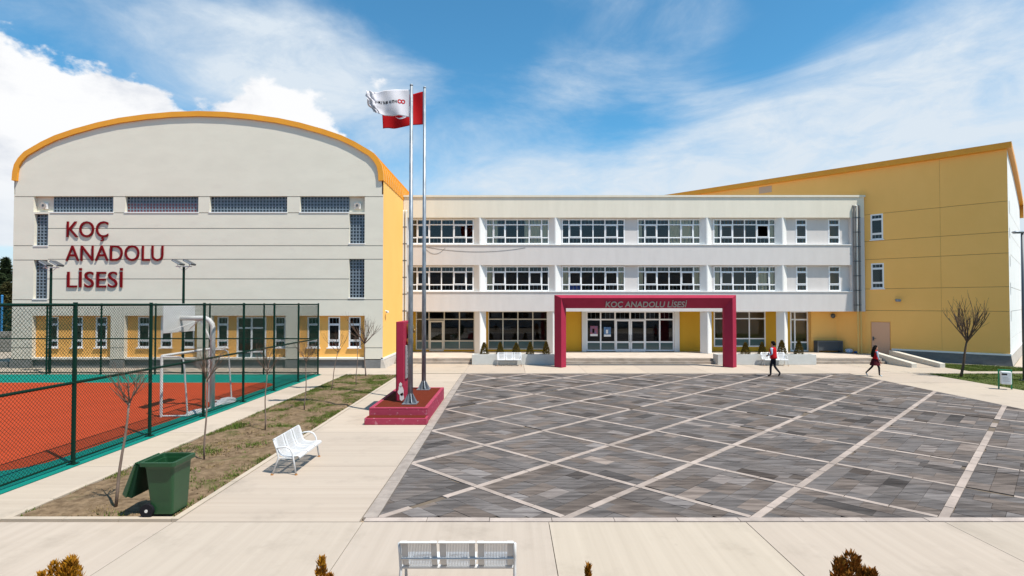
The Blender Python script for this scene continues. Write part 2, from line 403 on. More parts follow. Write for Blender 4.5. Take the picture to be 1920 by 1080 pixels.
def window(parent, F, u0,u1,z0,z1, cols, rows, d=-.05, fr=.055, mat='pvc_white', bars=(), teal=(), name='window', casement=(), sill=0.0, opened=(), thick=.07, barmat='grille_grey'):
    """frame with mullions; every pane is its own child.  cols left to right, rows bottom to top (relative sizes)"""
    W = u1-u0; Hh = z1-z0; sc = sum(cols); sr = sum(rows)
    ub = [u0 + W*sum(cols[:i])/sc for i in range(len(cols)+1)]; zb = [z0 + Hh*sum(rows[:i])/sr for i in range(len(rows)+1)]
    mb = MB(); h = fr/2
    mb.wbox(F,u0,u0+fr,d-thick,d,z0,z1); mb.wbox(F,u1-fr,u1,d-thick,d,z0,z1)
    mb.wbox(F,u0+fr,u1-fr,d-thick,d,z0,z0+fr); mb.wbox(F,u0+fr,u1-fr,d-thick,d,z1-fr,z1)
    for u in ub[1:-1]: mb.wbox(F,u-h,u+h,d-thick,d-.004,z0+fr,z1-fr)
    for k, z in enumerate(zb[1:-1]):
        for i in range(len(cols)):
            a = ub[i]+(fr if i == 0 else h); b = ub[i+1]-(fr if i == len(cols)-1 else h)
            mb.wbox(F,a,b,d-thick,d-.008,z-h,z+h)
    for (i, k) in casement:
        a,b,c,e = ub[i]+h,ub[i+1]-h,zb[k]+h,zb[k+1]-h; q = .045
        mb.wbox(F,a,a+q,d-thick+.01,d+.012,c,e); mb.wbox(F,b-q,b,d-thick+.01,d+.012,c,e)
        mb.wbox(F,a+q,b-q,d-thick+.01,d+.012,c,c+q); mb.wbox(F,a+q,b-q,d-thick+.01,d+.012,e-q,e)
    if sill: mb.wbox(F,u0-.06,u1+.06,d-.03,d+sill,z0-.06,z0-.004)
    w = mb.build(name, mat, parent)
    for i in range(len(cols)):
        for k in range(len(rows)):
            if (i, k) in opened: continue
            a = ub[i]+(fr if i == 0 else h); b = ub[i+1]-(fr if i == len(cols)-1 else h)
            c = zb[k]+(fr if k == 0 else h); e = zb[k+1]-(fr if k == len(rows)-1 else h)
            MB().quad(F(a,d-.04,c),F(b,d-.04,c),F(b,d-.04,e),F(a,d-.04,e)).build('pane', 'glass_teal' if k in teal else 'glass', w)
    if bars:
        g = MB()
        for k in bars:
            for i in range(len(cols)):
                a, b = ub[i]+h, ub[i+1]-h; nb = 2 if (b-a) > .45 else (2 if (b-a) > .3 else 1)
                for q in range(nb):
                    u = a+(b-a)*(q+1)/(nb+1); g.wbox(F,u-.018,u+.018,d-.085,d-.055,zb[k]+h,zb[k+1]-h)
        g.build('security_bars', barmat, w)
    return w, ub, zb
def curtain(parent, F, u0,u1,z0,z1,d):
    n = max(6, int((u1-u0)/.05)); mb = MB()
    for i in range(n):
        a = u0+(u1-u0)*i/n; b = u0+(u1-u0)*(i+1)/n
        da = d+.02*math.sin(i*1.9); db = d+.02*math.sin((i+1)*1.9)
        mb.quad(F(a,da,z0),F(b,db,z0),F(b,db,z1),F(a,da,z1))
    return mb.build('curtain', 'curtain', parent, smooth=True)

# ================================================================== GROUND
g = MB(); g.quad((-900,-300,-.065),(900,-300,-.065),(900,1500,-.065),(-900,1500,-.065))
structure(g.build('ground', 'earth'))
def slabs(root, x0,x1,y0,y1,nx,ny,mat,z=0.0,gap=.012, xs=None, ys=None):
    xs = xs or [x0+(x1-x0)*i/nx for i in range(nx+1)]; ys = ys or [y0+(y1-y0)*i/ny for i in range(ny+1)]
    for i in range(len(xs)-1):
        for j in range(len(ys)-1):
            t = random.uniform(.93,1.04); zz = z+random.uniform(-.003,.002)
            MB().box(xs[i]+gap/2,xs[i+1]-gap/2,ys[j]+gap/2,ys[j+1]-gap/2,-.06,zz).build('concrete_slab', mat, root, tint=(t,t*random.uniform(.985,1.0),t*random.uniform(.965,1.0)))
def struct_root(name):
    o = bpy.data.objects.new(name, None); C.objects.link(o); return structure(o)
PX0, PX1, PY0, PY1, PS = -2.3, 18.0, 9.58, 29.2, 3.265
apron = struct_root('apron_pavement')
XJ = [-39.2,-35.85,-32.5,-29.15,-25.8,-22.45,-19.1,-15.75,-12.4,-9.05,-5.72,-2.5,.65,4.0,7.37,10.72,14.07,17.42,20.77,24.1,27.5,31]
slabs(apron, 0,0,6.2,9.40,0,0,'concrete_y', xs=XJ, ys=[6.2,9.40])
path = struct_root('courtyard_path')
slabs(path, -5.70,-2.57,0,0,0,0,'concrete_x', xs=[-5.70,-2.57], ys=[9.41,12.62,15.95,19.3,22.6,25.9,29.2])
side = struct_root('court_side_path')
slabs(side, 0,0,0,0,0,0,'concrete_x', xs=[-9.9,-8.76], ys=[9.41,12.6,15.9,19.2,22.5,25.8,28.95])
back = struct_root('school_forecourt_pavement')
slabs(back, 0,0,0,0,0,0,'concrete_x', xs=[-42,-38.6,-35.3,-32,-28.7,-25.4,-22.1,-18.8,-15.5,-12.2,-8.9], ys=[28.97,31.95])
slabs(back, 0,0,0,0,0,0,'concrete_x', xs=[-8.9,-5.7], ys=[28.97,31.9])
slabs(back, 0,0,0,0,0,0,'concrete_x', xs=[-5.7,-2.5,.8,4.1,7.4,10.7,14.0,17.3,20.6,23.5], ys=[29.42,34.0])
slabs(back, 0,0,0,0,0,0,'concrete_x', xs=[-8.9,-5.7], ys=[31.9,39.3])
slabs(back, 0,0,0,0,0,0,'concrete_x', xs=[23.5,25.3], ys=[29.42,32.2])
slabs(back, 0,0,0,0,0,0,'concrete_x', xs=[25.3,28.6,31.9,35.2,38.5], ys=[29.42,30.25])
right = struct_root('east_path')
slabs(right, 0,0,0,0,0,0,'concrete_x', xs=[18.06,22.0], ys=[9.41,12.7,16.0,19.3,22.6,25.9,29.38])
# drain gully between the court and the forecourt
gul = struct_root('drain_gully')
x = -2.55
while x < 22:
    MB().box(x+.006,min(x+1.2,22)-.006,29.22,29.40,-.06,-.018+random.uniform(-.004,.004)).build('gully_stone','kerb',gul); x += 1.2

# ---------------- patterned stone court
plaza = struct_root('stone_plaza')
MB().quad((PX0,PY0,-.02),(PX1,PY0,-.02),(PX1,PY1,-.02),(PX0,PY1,-.02)).build('mortar_bed','mortar',plaza)
S2 = math.sqrt(.5); cell = PS*S2
def uv2xy(u, v): return ((u-v)*S2, (u+v)*S2)          # u=(x+y)/sqrt2, v=(y-x)/sqrt2
U0 = (PX0+PY0)*S2; V0 = (PY0-PX0)*S2
def clip(poly, x0,x1,y0,y1):
    for ax, lim, sgn in ((0,x0,1),(0,x1,-1),(1,y0,1),(1,y1,-1)):
        out = []
        for i in range(len(poly)):
            a, b = poly[i], poly[(i+1)%len(poly)]
            ia, ib = (a[ax]-lim)*sgn >= 0, (b[ax]-lim)*sgn >= 0
            if ia: out.append(a)
            if ia != ib:
                t = (lim-a[ax])/(b[ax]-a[ax]); out.append((a[0]+(b[0]-a[0])*t, a[1]+(b[1]-a[1])*t))
        poly = out
        if len(poly) < 3: return []
    return poly
def area(p): return abs(sum(p[i][0]*p[(i+1)%len(p)][1]-p[(i+1)%len(p)][0]*p[i][1] for i in range(len(p))))/2
def proj_area(p):
    q = [((x/y)*F_PX, H_CAM/y*F_PX) for x,y in p]; return area(q)
def visible(p):
    cx = sum(q[0] for q in p)/len(p); cy = sum(q[1] for q in p)/len(p); return abs(cx/cy*F_PX) < 975
rnd = random.Random(11); pieces = []; SW = .074
for i in range(-1, 14):
    for j in range(-8, 8):
        ua, ub_ = U0+i*cell+SW, U0+(i+1)*cell-SW; va, vb = V0+j*cell+SW, V0+(j+1)*cell-SW
        if not clip([uv2xy(ua,va),uv2xy(ub_,va),uv2xy(ub_,vb),uv2xy(ua,vb)],PX0,PX1,PY0,PY1): continue
        along_u = (i+j)%2 == 0; nC = 6; rowh = (vb-va)/nC; cellt = rnd.uniform(.9,1.12)
        for r in range(nC):
            t0 = -rnd.uniform(0,.55)
            while t0 < (ub_-ua):
                ln = rnd.choice((.5,.6,.7,.8,.95)); a = max(0,t0); b = min(ub_-ua,t0+ln); t0 += ln
                if b-a < .08: continue
                gp = .003
                if along_u: q = [(ua+a+gp,va+r*rowh+gp),(ua+b-gp,va+r*rowh+gp),(ua+b-gp,va+(r+1)*rowh-gp),(ua+a+gp,va+(r+1)*rowh-gp)]
                else: q = [(ua+r*rowh+gp,va+a+gp),(ua+(r+1)*rowh-gp,va+a+gp),(ua+(r+1)*rowh-gp,va+b-gp),(ua+r*rowh+gp,va+b-gp)]
                p = clip([uv2xy(*k) for k in q],PX0+.01,PX1-.01,PY0+.01,PY1-.01)
                if len(p) < 3 or area(p) < .006: continue
                w = rnd.random(); t = cellt*(rnd.uniform(.82,1.15) if w > .15 else (rnd.uniform(1.25,1.7) if w > .06 else rnd.uniform(.45,.65)))
                warm = rnd.choice((0,0,.02,.04,.10))
                pieces.append((p, (t*(1+warm), t, t*(1-warm*.9)), rnd.uniform(-.003,.003), along_u))
pieces.sort(key=lambda k: -proj_area(k[0])*(1 if visible(k[0]) else 0))
for p, t, dz, au_ in pieces[:300]:
    MB().prism(p,-.05,dz).build('paving_slab','slab_u' if au_ else 'slab_v',plaza,tint=t)
rest = MB(); tl = []
for p, t, dz, au_ in pieces[300:]:
    n0 = len(rest.f); rest.prism(p,-.05,dz,0 if au_ else 1); tl += [t]*(len(rest.f)-n0)
stuff(rest.build('paving_slabs_far',['slab_u','slab_v'],plaza,tint=tl))
for fam in (0, 1):
    for k in range(-8, 15):
        for j in range(-9, 15):
            if fam == 0: q = [(U0+k*cell-SW+.012,V0+j*cell+(SW)),(U0+k*cell+SW-.012,V0+j*cell+SW),(U0+k*cell+SW-.012,V0+(j+1)*cell-SW),(U0+k*cell-SW+.012,V0+(j+1)*cell-SW)]
            else: q = [(U0+j*cell-SW,V0+k*cell-SW+.004),(U0+(j+1)*cell-SW-.01,V0+k*cell-SW+.004),(U0+(j+1)*cell-SW-.01,V0+k*cell+SW-.004),(U0+j*cell-SW,V0+k*cell+SW-.004)]
            # each strip is laid as three or four stones
            n = 3
            for s in range(n):
                a, b = s/n, (s+1)/n; g_ = .004
                A = Vector(q[0]); B = Vector(q[1]); D = Vector(q[3]); Cc = Vector(q[2])
                if fam == 0: qq = [A.lerp(D,a+g_), B.lerp(Cc,a+g_), B.lerp(Cc,b-g_), A.lerp(D,b-g_)]
                else: qq = [A.lerp(B,a+g_), A.lerp(B,b-g_), D.lerp(Cc,b-g_), D.lerp(Cc,a+g_)]
                p = clip([uv2xy(*w) for w in qq],PX0+.01,PX1-.01,PY0+.01,PY1-.01)
                if len(p) < 3 or area(p) < .004: continue
                if rnd.random() < .035: continue                       # a lost stone leaves the mortar bare
                t = rnd.uniform(.86,1.14)
                o = MB().prism(p,-.05,.004+rnd.uniform(-.002,.002)).build('strip_stone','strip_stone',plaza,tint=(t*1.02,t,t*.97))
                pieces.append((p, None, o, 0))
strips = [k for k in pieces if k[1] is None]; strips.sort(key=lambda k: -proj_area(k[0])*(1 if visible(k[0]) else 0))
far = MB(); ft = []
for p, _, o, _z in strips[290:]:
    n0 = len(far.f); far.prism(p,-.05,.004); t = rnd.uniform(.86,1.14); ft += [(t*1.02,t,t*.97)]*(len(far.f)-n0)
    me = o.data; bpy.data.objects.remove(o); bpy.data.meshes.remove(me)
if ft: stuff(far.build('strip_stones_far','strip_stone',plaza,tint=ft))
x = PX0-.2
while x < PX1:
    if not (9.0 < x < 10.6 or 12.6 < x < 13.2):
        t = rnd.uniform(.9,1.15); MB().box(x+.005,min(x+1.07,PX1+.05)-.005,9.42,9.575,-.06,.006+rnd.uniform(-.003,.003)).build('kerb_stone','strip_stone',plaza,tint=(t*1.1,t*1.1,t*1.08))
    x += 1.07
y = 9.6
while y < PY1:
    MB().box(PX0-.255,PX0-.008,y+.006,min(y+1.0,PY1)-.006,-.06,.004+rnd.uniform(-.004,.003)).build('kerb_stone','kerb',plaza); y += 1.0
y = 9.6
while y < PY1:
    MB().box(PX1+.008,PX1+.055,y+.006,min(y+1.0,PY1)-.006,-.06,.002).build('kerb_stone','kerb',plaza); y += 1.0

# ---------------- planting bed with its kerb, lawns
def ground_patch(name, x0,x1,y0,y1,nx,ny,mat,amp,z=-.01):
    mb = MB(); 
    for i in range(nx+1):
        for j in range(ny+1):
            x = x0+(x1-x0)*i/nx; y = y0+(y1-y0)*j/ny; e = min(i,nx-i,j,ny-j)
            h = z + (amp*(mnoise.fractal(Vector((x*1.3,y*1.3,3.3)),1.0,2.0,4)+.6) if e else 0)
            mb.v.append(Vector((x,y,h)))
    for i in range(nx):
        for j in range(ny): mb.f.append((i*(ny+1)+j,(i+1)*(ny+1)+j,(i+1)*(ny+1)+j+1,i*(ny+1)+j+1)); mb.mi.append(0)
    return mb.build(name, mat, smooth=True)
structure(ground_patch('planting_bed',-8.62,-5.83,9.62,28.85,34,190,'dirt',.05,-.02))
structure(ground_patch('lawn',22.05,40,9.4,29.3,60,60,'lawn',.03,-.02))
structure(ground_patch('lawn',25.35,40,30.3,37,50,30,'lawn',.03,-.02))
bedk = struct_root('bed_kerb')
y = 9.5
while y < 28.9:
    for xa, xb in ((-5.82,-5.705),(-8.755,-8.63)):
        MB().box(xa,xb,y+.004,min(y+1.0,28.95)-.004,-.06,.012+rnd.uniform(-.004,.004)).build('kerb_stone','concrete_x',bedk,tint=(1.04,1.04,1.02))
    y += 1.0
x = -8.63
while x < -5.83:
    MB().box(x+.004,min(x+.95,-5.825)-.004,9.5,9.61,-.06,.012).build('kerb_stone','concrete_x',bedk,tint=(1.04,1.04,1.02)); MB().box(x+.004,min(x+.95,-5.825)-.004,28.86,28.95,-.06,.012).build('kerb_stone','concrete_x',bedk,tint=(1,1,1)); x += .95
def blades(name, n, area_, dens, mat, hmin, hmax, label, w=.012):
    x0,x1,y0,y1 = area_; mb = MB(); rr = random.Random(5)
    while n > 0:
        x = rr.uniform(x0,x1); y = rr.uniform(y0,y1)
        if not dens(x,y,rr): n -= .15; continue
        for k in range(4):
            xx = x+rr.gauss(0,.03); yy = y+rr.gauss(0,.03); a = rr.uniform(0,6.28); h = rr.uniform(hmin,hmax); l = rr.uniform(.2,.9)*h
            b = rr.uniform(0,6.28); d = Vector((math.cos(b)*l,math.sin(b)*l,h)); s = Vector((math.cos(a)*w,math.sin(a)*w,0)); p = Vector((xx,yy,-.02))
            if not (x0 < xx < x1 and y0 < yy < y1): continue
            mb.poly([p-s,p+s,p+d])
        n -= 1
    o = stuff(mb.build(name, mat)); o['label'] = label; o['category'] = 'grass'; return o
def bed_d(x,y,rr):
    edge = min(x+8.62,-5.83-x); q = mnoise.noise(Vector((x*1.4,y*1.1,7)))
    return q + .5*math.exp(-edge*3.0)*1.25 + .03*(y-18) > rr.uniform(.05,.45)
blades('bed_grass',11000,(-8.6,-5.85,9.65,28.8),bed_d,'grass_blade',.03,.09,'short green grass growing in patches over the bare earth bed')
blades('dry_grass',9000,(-8.6,-5.85,9.65,28.8),lambda x,y,rr: mnoise.noise(Vector((x*1.4,y*1.1,3))) > rr.uniform(-.2,.5),'dry_blade',.02,.05,'dry straw lying on the bare earth bed')
blades('lawn_grass',13000,(22.08,32,20,29.25),lambda x,y,rr: True,'grass_blade',.03,.08,'short green grass of the lawn round the lone bare tree')
blades('lawn_grass',6000,(25.4,33,30.35,33.5),lambda x,y,rr: x+y < 62.0,'grass_blade',.03,.08,'short green grass between ramp and dark plinth')
cl = MB(); rr = random.Random(3)
for k in range(2600):
    x = rr.uniform(-8.5,-5.95); y = rr.uniform(9.7,28.7); r = rr.uniform(.008,.03)
    cl.ball((x,y,-.005),r*rr.uniform(.8,1.6),r*rr.uniform(.8,1.6),r*.7,5,3)
o = stuff(cl.build('earth_clods','dirt')); o['label'] = 'crumbs of earth lying on the planting bed'; o['category'] = 'earth'

# ---------------- sports court
court = struct_root('sports_court')
MB().box(-45,-9.93,9.55,28.93,-.06,.004).build('green_surface','court_green',court)
def rounded(x0,x1,y0,y1,r):
    pts = []
    for cx,cy,a0 in ((x1-r,y0+r,-90),(x1-r,y1-r,0),(x0+r,y1-r,90),(x0+r,y0+r,180)):
        for k in range(7): a = R(a0+15*k); pts.append((cx+r*math.cos(a),cy+r*math.sin(a)))
    return pts
MB().prism(rounded(-43,-10.78,12.1,25.85,1.0),-.02,.009).build('red_surface','court_red',court)

# ================================================================== GYM
GY = 31.8
def gx(px): return (px-957)/F_PX*GY
def gz(py): return H_CAM+(570-py)/F_PX*GY
GF = Frame((0,GY,0),(1,0,0),(0,-1,0))
gym = thing('sports_hall','pale grey sports hall with orange arched roof and tall red lettering','building',(gx(370),GY,0))
xl, xr = gx(23), gx(718)
holes = []
D = .25
TB0, TB1 = gz(397), gz(367)
gb = [(93,210),(232,370),(391,537),(561,652)]
holes += [(gx(60),gx(210),TB0,TB1,D,0),(gx(232),gx(370),TB0,TB1,D,0),(gx(391),gx(537),TB0,TB1,D,0),(gx(561),gx(683),TB0,TB1,D,0)]
sides = [(62,88,gz(460),gz(400.5)),(62,88,gz(560),gz(487)),(654,683,gz(456),gz(400.5)),(654,683,gz(558),gz(485))]
holes += [(gx(a),gx(b),c,e,D,0) for a,b,c,e in sides]
G0, G1 = gz(671), gz(592)
recess = [(61,208),(234,370),(397,536),(559,684)]
holes += [(gx(a),gx(b),G0,G1,.27,None) for a,b in recess]
gh = .022
def groove(py, a, b): z = gz(py); holes.append((gx(a),gx(b),z-gh,z+gh,.03,1))
for a,b in ((24,60),(210,232),(370,391),(537,561),(683,717)): groove(368,a,b)
for py in (428,): groove(py,88,654)
for py in (460.5,): groove(py,24,62); groove(py,88,654); groove(py,683,717)
groove(487.5,24,62); groove(486,88,654); groove(486,683,717)
groove(523,88,654); groove(562,24,717); groove(652,684,717); groove(652,24,61); groove(652,536,559); groove(652,370,397); groove(652,208,234)
groove(398.5,210,232); groove(398.5,370,391); groove(398.5,537,561)
mb = MB(); ZL = gz(364); z_pl = gz(673)
wall_holes(mb,GF,xl,xr,z_pl,ZL,holes)
# arched gable above
arch = [(0,207),(50,208.5),(100,213),(150,220),(190,228.5),(235,241),(270,253),(295,265),(312,275),(327,284),(338,296),(345,308),(348,322),(349,338)]
prof = [(gx(370)-gx(0)*0 + (q/F_PX*GY)*s, gz(p)) for s, seq in ((-1, reversed(arch)), (1, arch[1:])) for q, p in seq]
prof = [(gx(370)+dx, z) for dx, z in [((q*-1)/F_PX*GY, gz(p)) for q, p in reversed(arch)] + [(q/F_PX*GY, gz(p)) for q, p in arch[1:]]]
inner = [(x+(.12 if x < gx(370) else -.12)*(1 if abs(x-gx(370)) > 9 else abs(x-gx(370))/9), z-.16) for x, z in prof]
inner = [(min(max(x,xl),xr), z) for x, z in inner]
for k in range(len(inner)-1):
    a, b = inner[k], inner[k+1]
    if b[0]-a[0] > 1e-4: mb.quad(GF(a[0],0,ZL),GF(b[0],0,ZL),GF(b[0],0,max(b[1],ZL)),GF(a[0],0,max(a[1],ZL)))
mb.build('front_wall',['gym_plaster','groove'],gym)
GD = 26.0
SFg = Frame((xr,GY,0),(0,1,0),(1,0,0))
mb = MB(); wall_holes(mb,SFg,0,GD,gz(673),10.95,[]); mb.build('side_wall','yellow_plaster',gym)
mb = MB(); mb.quad((xl,GY,0),(xl,GY+GD,0),(xl,GY+GD,10.95),(xl,GY,10.95)).quad((xl,GY+GD,0),(xr,GY+GD,0),(xr,GY+GD,10.95),(xl,GY+GD,10.95)); mb.build('rear_wall','gym_plaster',gym)
# roof shell: outer profile, thickness towards inside
def shell(prof, t):
    out = []
    for k, (x, z) in enumerate(prof):
        a = prof[max(k-1,0)]; b = prof[min(k+1,len(prof)-1)]; d = Vector((b[0]-a[0], b[1]-a[1])).normalized(); n = Vector((d.y,-d.x))
        out.append((x+n.x*t, z+n.y*t))
    return out
inn = shell(prof,.30)
roof = MB(); ya, yb = GY-.12, GY+GD+.3
for k in range(len(prof)-1):
    a,b,c,d = prof[k],prof[k+1],inn[k+1],inn[k]
    roof.quad((a[0],ya,a[1]),(b[0],ya,b[1]),(b[0],yb,b[1]),(a[0],yb,a[1])); roof.quad((d[0],yb,d[1]),(c[0],yb,c[1]),(c[0],ya,c[1]),(d[0],ya,d[1]))
    roof.quad((d[0],ya,d[1]),(c[0],ya,c[1]),(b[0],ya,b[1]),(a[0],ya,a[1])); roof.quad((a[0],yb,a[1]),(b[0],yb,b[1]),(c[0],yb,c[1]),(d[0],yb,d[1]))
for e in (0,-1):
    a, d = prof[e], inn[e]; roof.quad((a[0],ya,a[1]),(a[0],yb,a[1]),(d[0],yb,d[1]),(d[0],ya,d[1]))
rf = roof.build('roof','roof_orange',gym)
for k in range(40):
    y = GY+.3+k*.62; rb = MB()
    for q in range(len(prof)-8,len(prof)-1):
        a, b = prof[q], prof[q+1]; dd = Vector((b[0]-a[0],b[1]-a[1])).normalized(); n = Vector((-dd.y,dd.x))*.035
        rb.hexa([(a[0]-n.x*.3,y,a[1]-n.y*.3),(b[0]-n.x*.3,y,b[1]-n.y*.3),(b[0]-n.x*.3,y+.05,b[1]-n.y*.3),(a[0]-n.x*.3,y+.05,a[1]-n.y*.3),(a[0]+n.x,y,a[1]+n.y),(b[0]+n.x,y,b[1]+n.y),(b[0]+n.x,y+.05,b[1]+n.y),(a[0]+n.x,y+.05,a[1]+n.y)])
    rb.build('roof_seam','roof_orange',rf)
# plinth, sill strip
mb = MB()
cuts = [xl-.05] + [gx(q) for r_ in recess for q in r_] + [xr]
for k in range(len(cuts)-1):
    rec = k%2 == 1; yf = GY+.20 if rec else GY
    mb.hexa([(cuts[k],yf-.10,-.05),(cuts[k+1],yf-.10,-.05),(cuts[k+1],yf+.2,-.05),(cuts[k],yf+.2,-.05),(cuts[k],yf-.03,z_pl-.05),(cuts[k+1],yf-.03,z_pl-.05),(cuts[k+1],yf+.2,z_pl-.05),(cuts[k],yf+.2,z_pl-.05)])
mb.build('plinth','plinth_grey',gym)
MB().hexa([(xr-.1,GY-.10,-.05),(xr+.22,GY-.10,-.05),(xr+.22,GY+GD,-.05),(xr-.1,GY+GD,-.05),(xr-.1,GY-.032,z_pl-.05),(xr+.03,GY-.032,z_pl-.05),(xr+.03,GY+GD,z_pl-.05),(xr-.1,GY+GD,z_pl-.05)]).build('plinth','plinth_light',gym)
MB().box(xr-.1,xr+.05,GY+.0,GY+GD,z_pl-.045,z_pl+.07).build('sill_strip','white_paint',gym)
for a,b in recess: MB().box(gx(a)+.003,gx(b)-.003,GY+.02,GY+.29,z_pl-.045,G0+.025).build('sill_strip','white_paint',gym)
# recessed orange walls with windows
RF_ = Frame((0,GY+.27,0),(1,0,0),(0,-1,0))
wins = {0:[(83,104),(128,150),(173,196)],1:[(253,277),(296,319),(338,361)],2:[(403,425),(511,533)],3:[(573,597),(612,636),(651,675)]}
for r_, (a,b) in enumerate(recess):
    hs = [(gx(p)+.02,gx(q)-.02,gz(652),gz(594),.12,None) for p,q in wins[r_]]
    if r_ == 2: hs.append((gx(440),gx(496),gz(679),gz(594),.12,None))
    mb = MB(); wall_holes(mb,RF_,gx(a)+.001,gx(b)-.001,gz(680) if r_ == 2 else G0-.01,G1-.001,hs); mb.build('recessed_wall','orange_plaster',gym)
    for p,q in wins[r_]:
        w,ub,zb = window(gym,RF_,gx(p)+.02,gx(q)-.02,gz(652),gz(594),[1],[12,32,14],d=.0,fr=.075,bars=(0,2),sill=.10,casement=((0,1),),thick=.09)
mb = None
w,ub,zb = window(gym,RF_,gx(440),gx(496),gz(679),gz(594),[1,1],[17,40,19],d=.0,fr=.09,name='glazed_door',teal=(0,))
# dark interior behind the ground floor
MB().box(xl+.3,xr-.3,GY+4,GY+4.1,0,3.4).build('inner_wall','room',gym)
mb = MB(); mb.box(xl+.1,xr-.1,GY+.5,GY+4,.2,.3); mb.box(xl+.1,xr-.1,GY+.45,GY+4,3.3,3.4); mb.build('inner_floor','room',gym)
# glass block panels
def glass_blocks(a,b,c,e,nc,nr,redrows=0):
    q = MB(); d0 = -D+.01
    du = (b-a)/nc; dz = (e-c)/nr; t = .028
    for i in range(nc+1): q.wbox(GF,max(a,a+i*du-t),min(b,a+i*du+t),d0,d0+.05,c,e,0)
    for j in range(nr+1): q.wbox(GF,a,b,d0,d0+.046,max(c,c+j*dz-t),min(e,c+j*dz+t),0)
    for i in range(nc):
        for j in range(nr):
            u, z = a+i*du, c+j*dz; m = 2 if j < redrows else 1
            q.quad(GF(u+t,d0+.022,z+t),GF(u+du-t,d0+.022,z+t),GF(u+du-t,d0+.022,z+dz-t),GF(u+t,d0+.022,z+dz-t),m)
    o = stuff(q.build('glass_block_panel',['block_mortar','block_glass','block_glass_red'],gym))
for k,(a,b) in enumerate(gb): glass_blocks(gx(a),gx(b),TB0,TB1,round((b-a)/6),5,3 if k == 1 else 0)
for a,b,c,e in sides: glass_blocks(gx(a),gx(b),c,e,4 if b < 100 else 5,round((e-c)/.19))
for (a,b,z0_) in [(gx(p)-.03,gx(q)+.03,TB0) for p,q in gb]+[(gx(p)-.03,gx(q)+.03,c) for p,q,c,e in sides]:
    MB().wbox(GF,a,b,-D+.06,.035,z0_-.06,z0_-.003).build('window_sill','white_paint',gym)
# horn speakers in the corner niches, camera on the side wall
for px in (76,668):
    t = thing('wall_speaker','small square horn speaker in the %s corner niche of the sports hall gable' % ('west' if px < 100 else 'east'),'speaker',(gx(px),GY+.2,gz(386)))
    q = MB(); q.box(gx(px)-.19,gx(px)+.19,GY+.14,GY+.235,gz(390),gz(379)); q.build('housing','white_paint',t)
    q = MB(); q.tube([(gx(px),GY+.16,gz(384)),(gx(px),GY+.06,gz(384))],[.10,.17],14); q.build('horn','plinth_light',t)
    q = MB(); q.tube([(gx(px),GY+.062,gz(384)),(gx(px),GY+.05,gz(384))],[.06,.07],12); q.build('driver','steel_dark',t)
t = thing('security_camera','tiny white security camera on the sunlit yellow side wall','camera',(xr,GY+.6,gz(585)))
q = MB(); q.tube([(xr,GY+.6,gz(583)),(xr+.15,GY+.6,gz(584))],.03,8); q.build('arm','white_paint',t)
q = MB(); q.box(xr+.08,xr+.2,GY+.4,GY+.68,gz(587),gz(583)); bevel(q.build('body','white_paint',t),.02); 
q = MB(); q.tube([(xr+.14,GY+.41,gz(585)),(xr+.14,GY+.38,gz(585))],.04,10); q.build('lens','black',t)
# wall lettering
sign = thing('wall_lettering','dark red raised letters spelling the school name on the gable','sign',(gx(210),GY,gz(540)))
def GP(u0, z0): return lambda u, v, w: Vector((u0+u, GY-.02-w, z0+v))
letters('KOÇ',sign,GP(gx(121.5),gz(444.5)),gx(204)-gx(121.5),gz(415)-gz(444.5),'letter_red',.05,.0)
letters('ANADOLU',sign,GP(gx(123),gz(489)),gx(308.5)-gx(123),gz(460)-gz(489),'letter_red',.05,.0)
letters('LİSESİ',sign,GP(gx(123),gz(539)),gx(233.5)-gx(123),gz(509.5)-gz(539),'letter_red',.05,.0)

# ================================================================== MAIN SCHOOL BLOCK
FY = 37.7; WY = FY+.27; YG = 39.4
SF = Frame((0,FY,0),(1,0,0),(0,-1,0)); WF = Frame((0,WY,0),(1,0,0),(0,-1,0)); YF = Frame((0,YG,0),(1,0,0),(0,-1,0))
school = thing('school_building','long three storey grey and cream classroom block with ribbon windows','building',(8.5,FY,0))
XL, XR = -7.36, 24.35
z_par0, z_par1 = sz(407.5,FY), sz(369,FY); z_s2t, z_s2b = sz(459.5,FY), sz(497,FY); z_s1t, z_s1b = sz(547.5,FY), sz(584,FY)
mb = MB(); mb.box(XL,XR,FY,FY+.35,z_par0,z_par1); mb.build('parapet','parapet_plaster',school)
x = XL
cop = MB()
while x < XR:
    MB().box(x+.004,min(x+2.09,XR+.06)-.004,FY-.07,FY+.42,z_par1+.003,z_par1+.13).build('coping','parapet_plaster',school); x += 2.09
for a,b in ((z_s2b,z_s2t),(z_s1b,z_s1t)): MB().box(XL,XR,FY,FY+.42,a,b).build('spandrel','spandrel_plaster',school)
RXL, RXR = sx(764,FY), sx(1597.5,FY)
for a,b in ((z_s2t,z_par0),(z_s1t,z_s2b)):
    MB().box(XL,RXL,FY+.001,FY+.40,a,b).build('end_pier','spandrel_plaster',school); MB().box(RXR,XR,FY+.001,FY+.40,a,b).build('end_pier','spandrel_plaster',school)
    MB().box(RXL,RXR,FY-.05,FY+.27,a-.002,a+.05).build('sill_ledge','white_paint',school)
wx = [(sx(768,WY),sx(888,WY))]+[(sx(911+142.4*k,WY),sx(1029.5+142.4*k,WY)) for k in range(4)]
sxw = [(sx(1493,WY),sx(1514,WY)),(sx(1554,WY),sx(1576,WY))]
storeys = [(z_s1t+.055,z_s2b,sz(546,WY),sz(499,WY)),(z_s2t+.055,z_par0,sz(457.5,WY),sz(410.5,WY))]
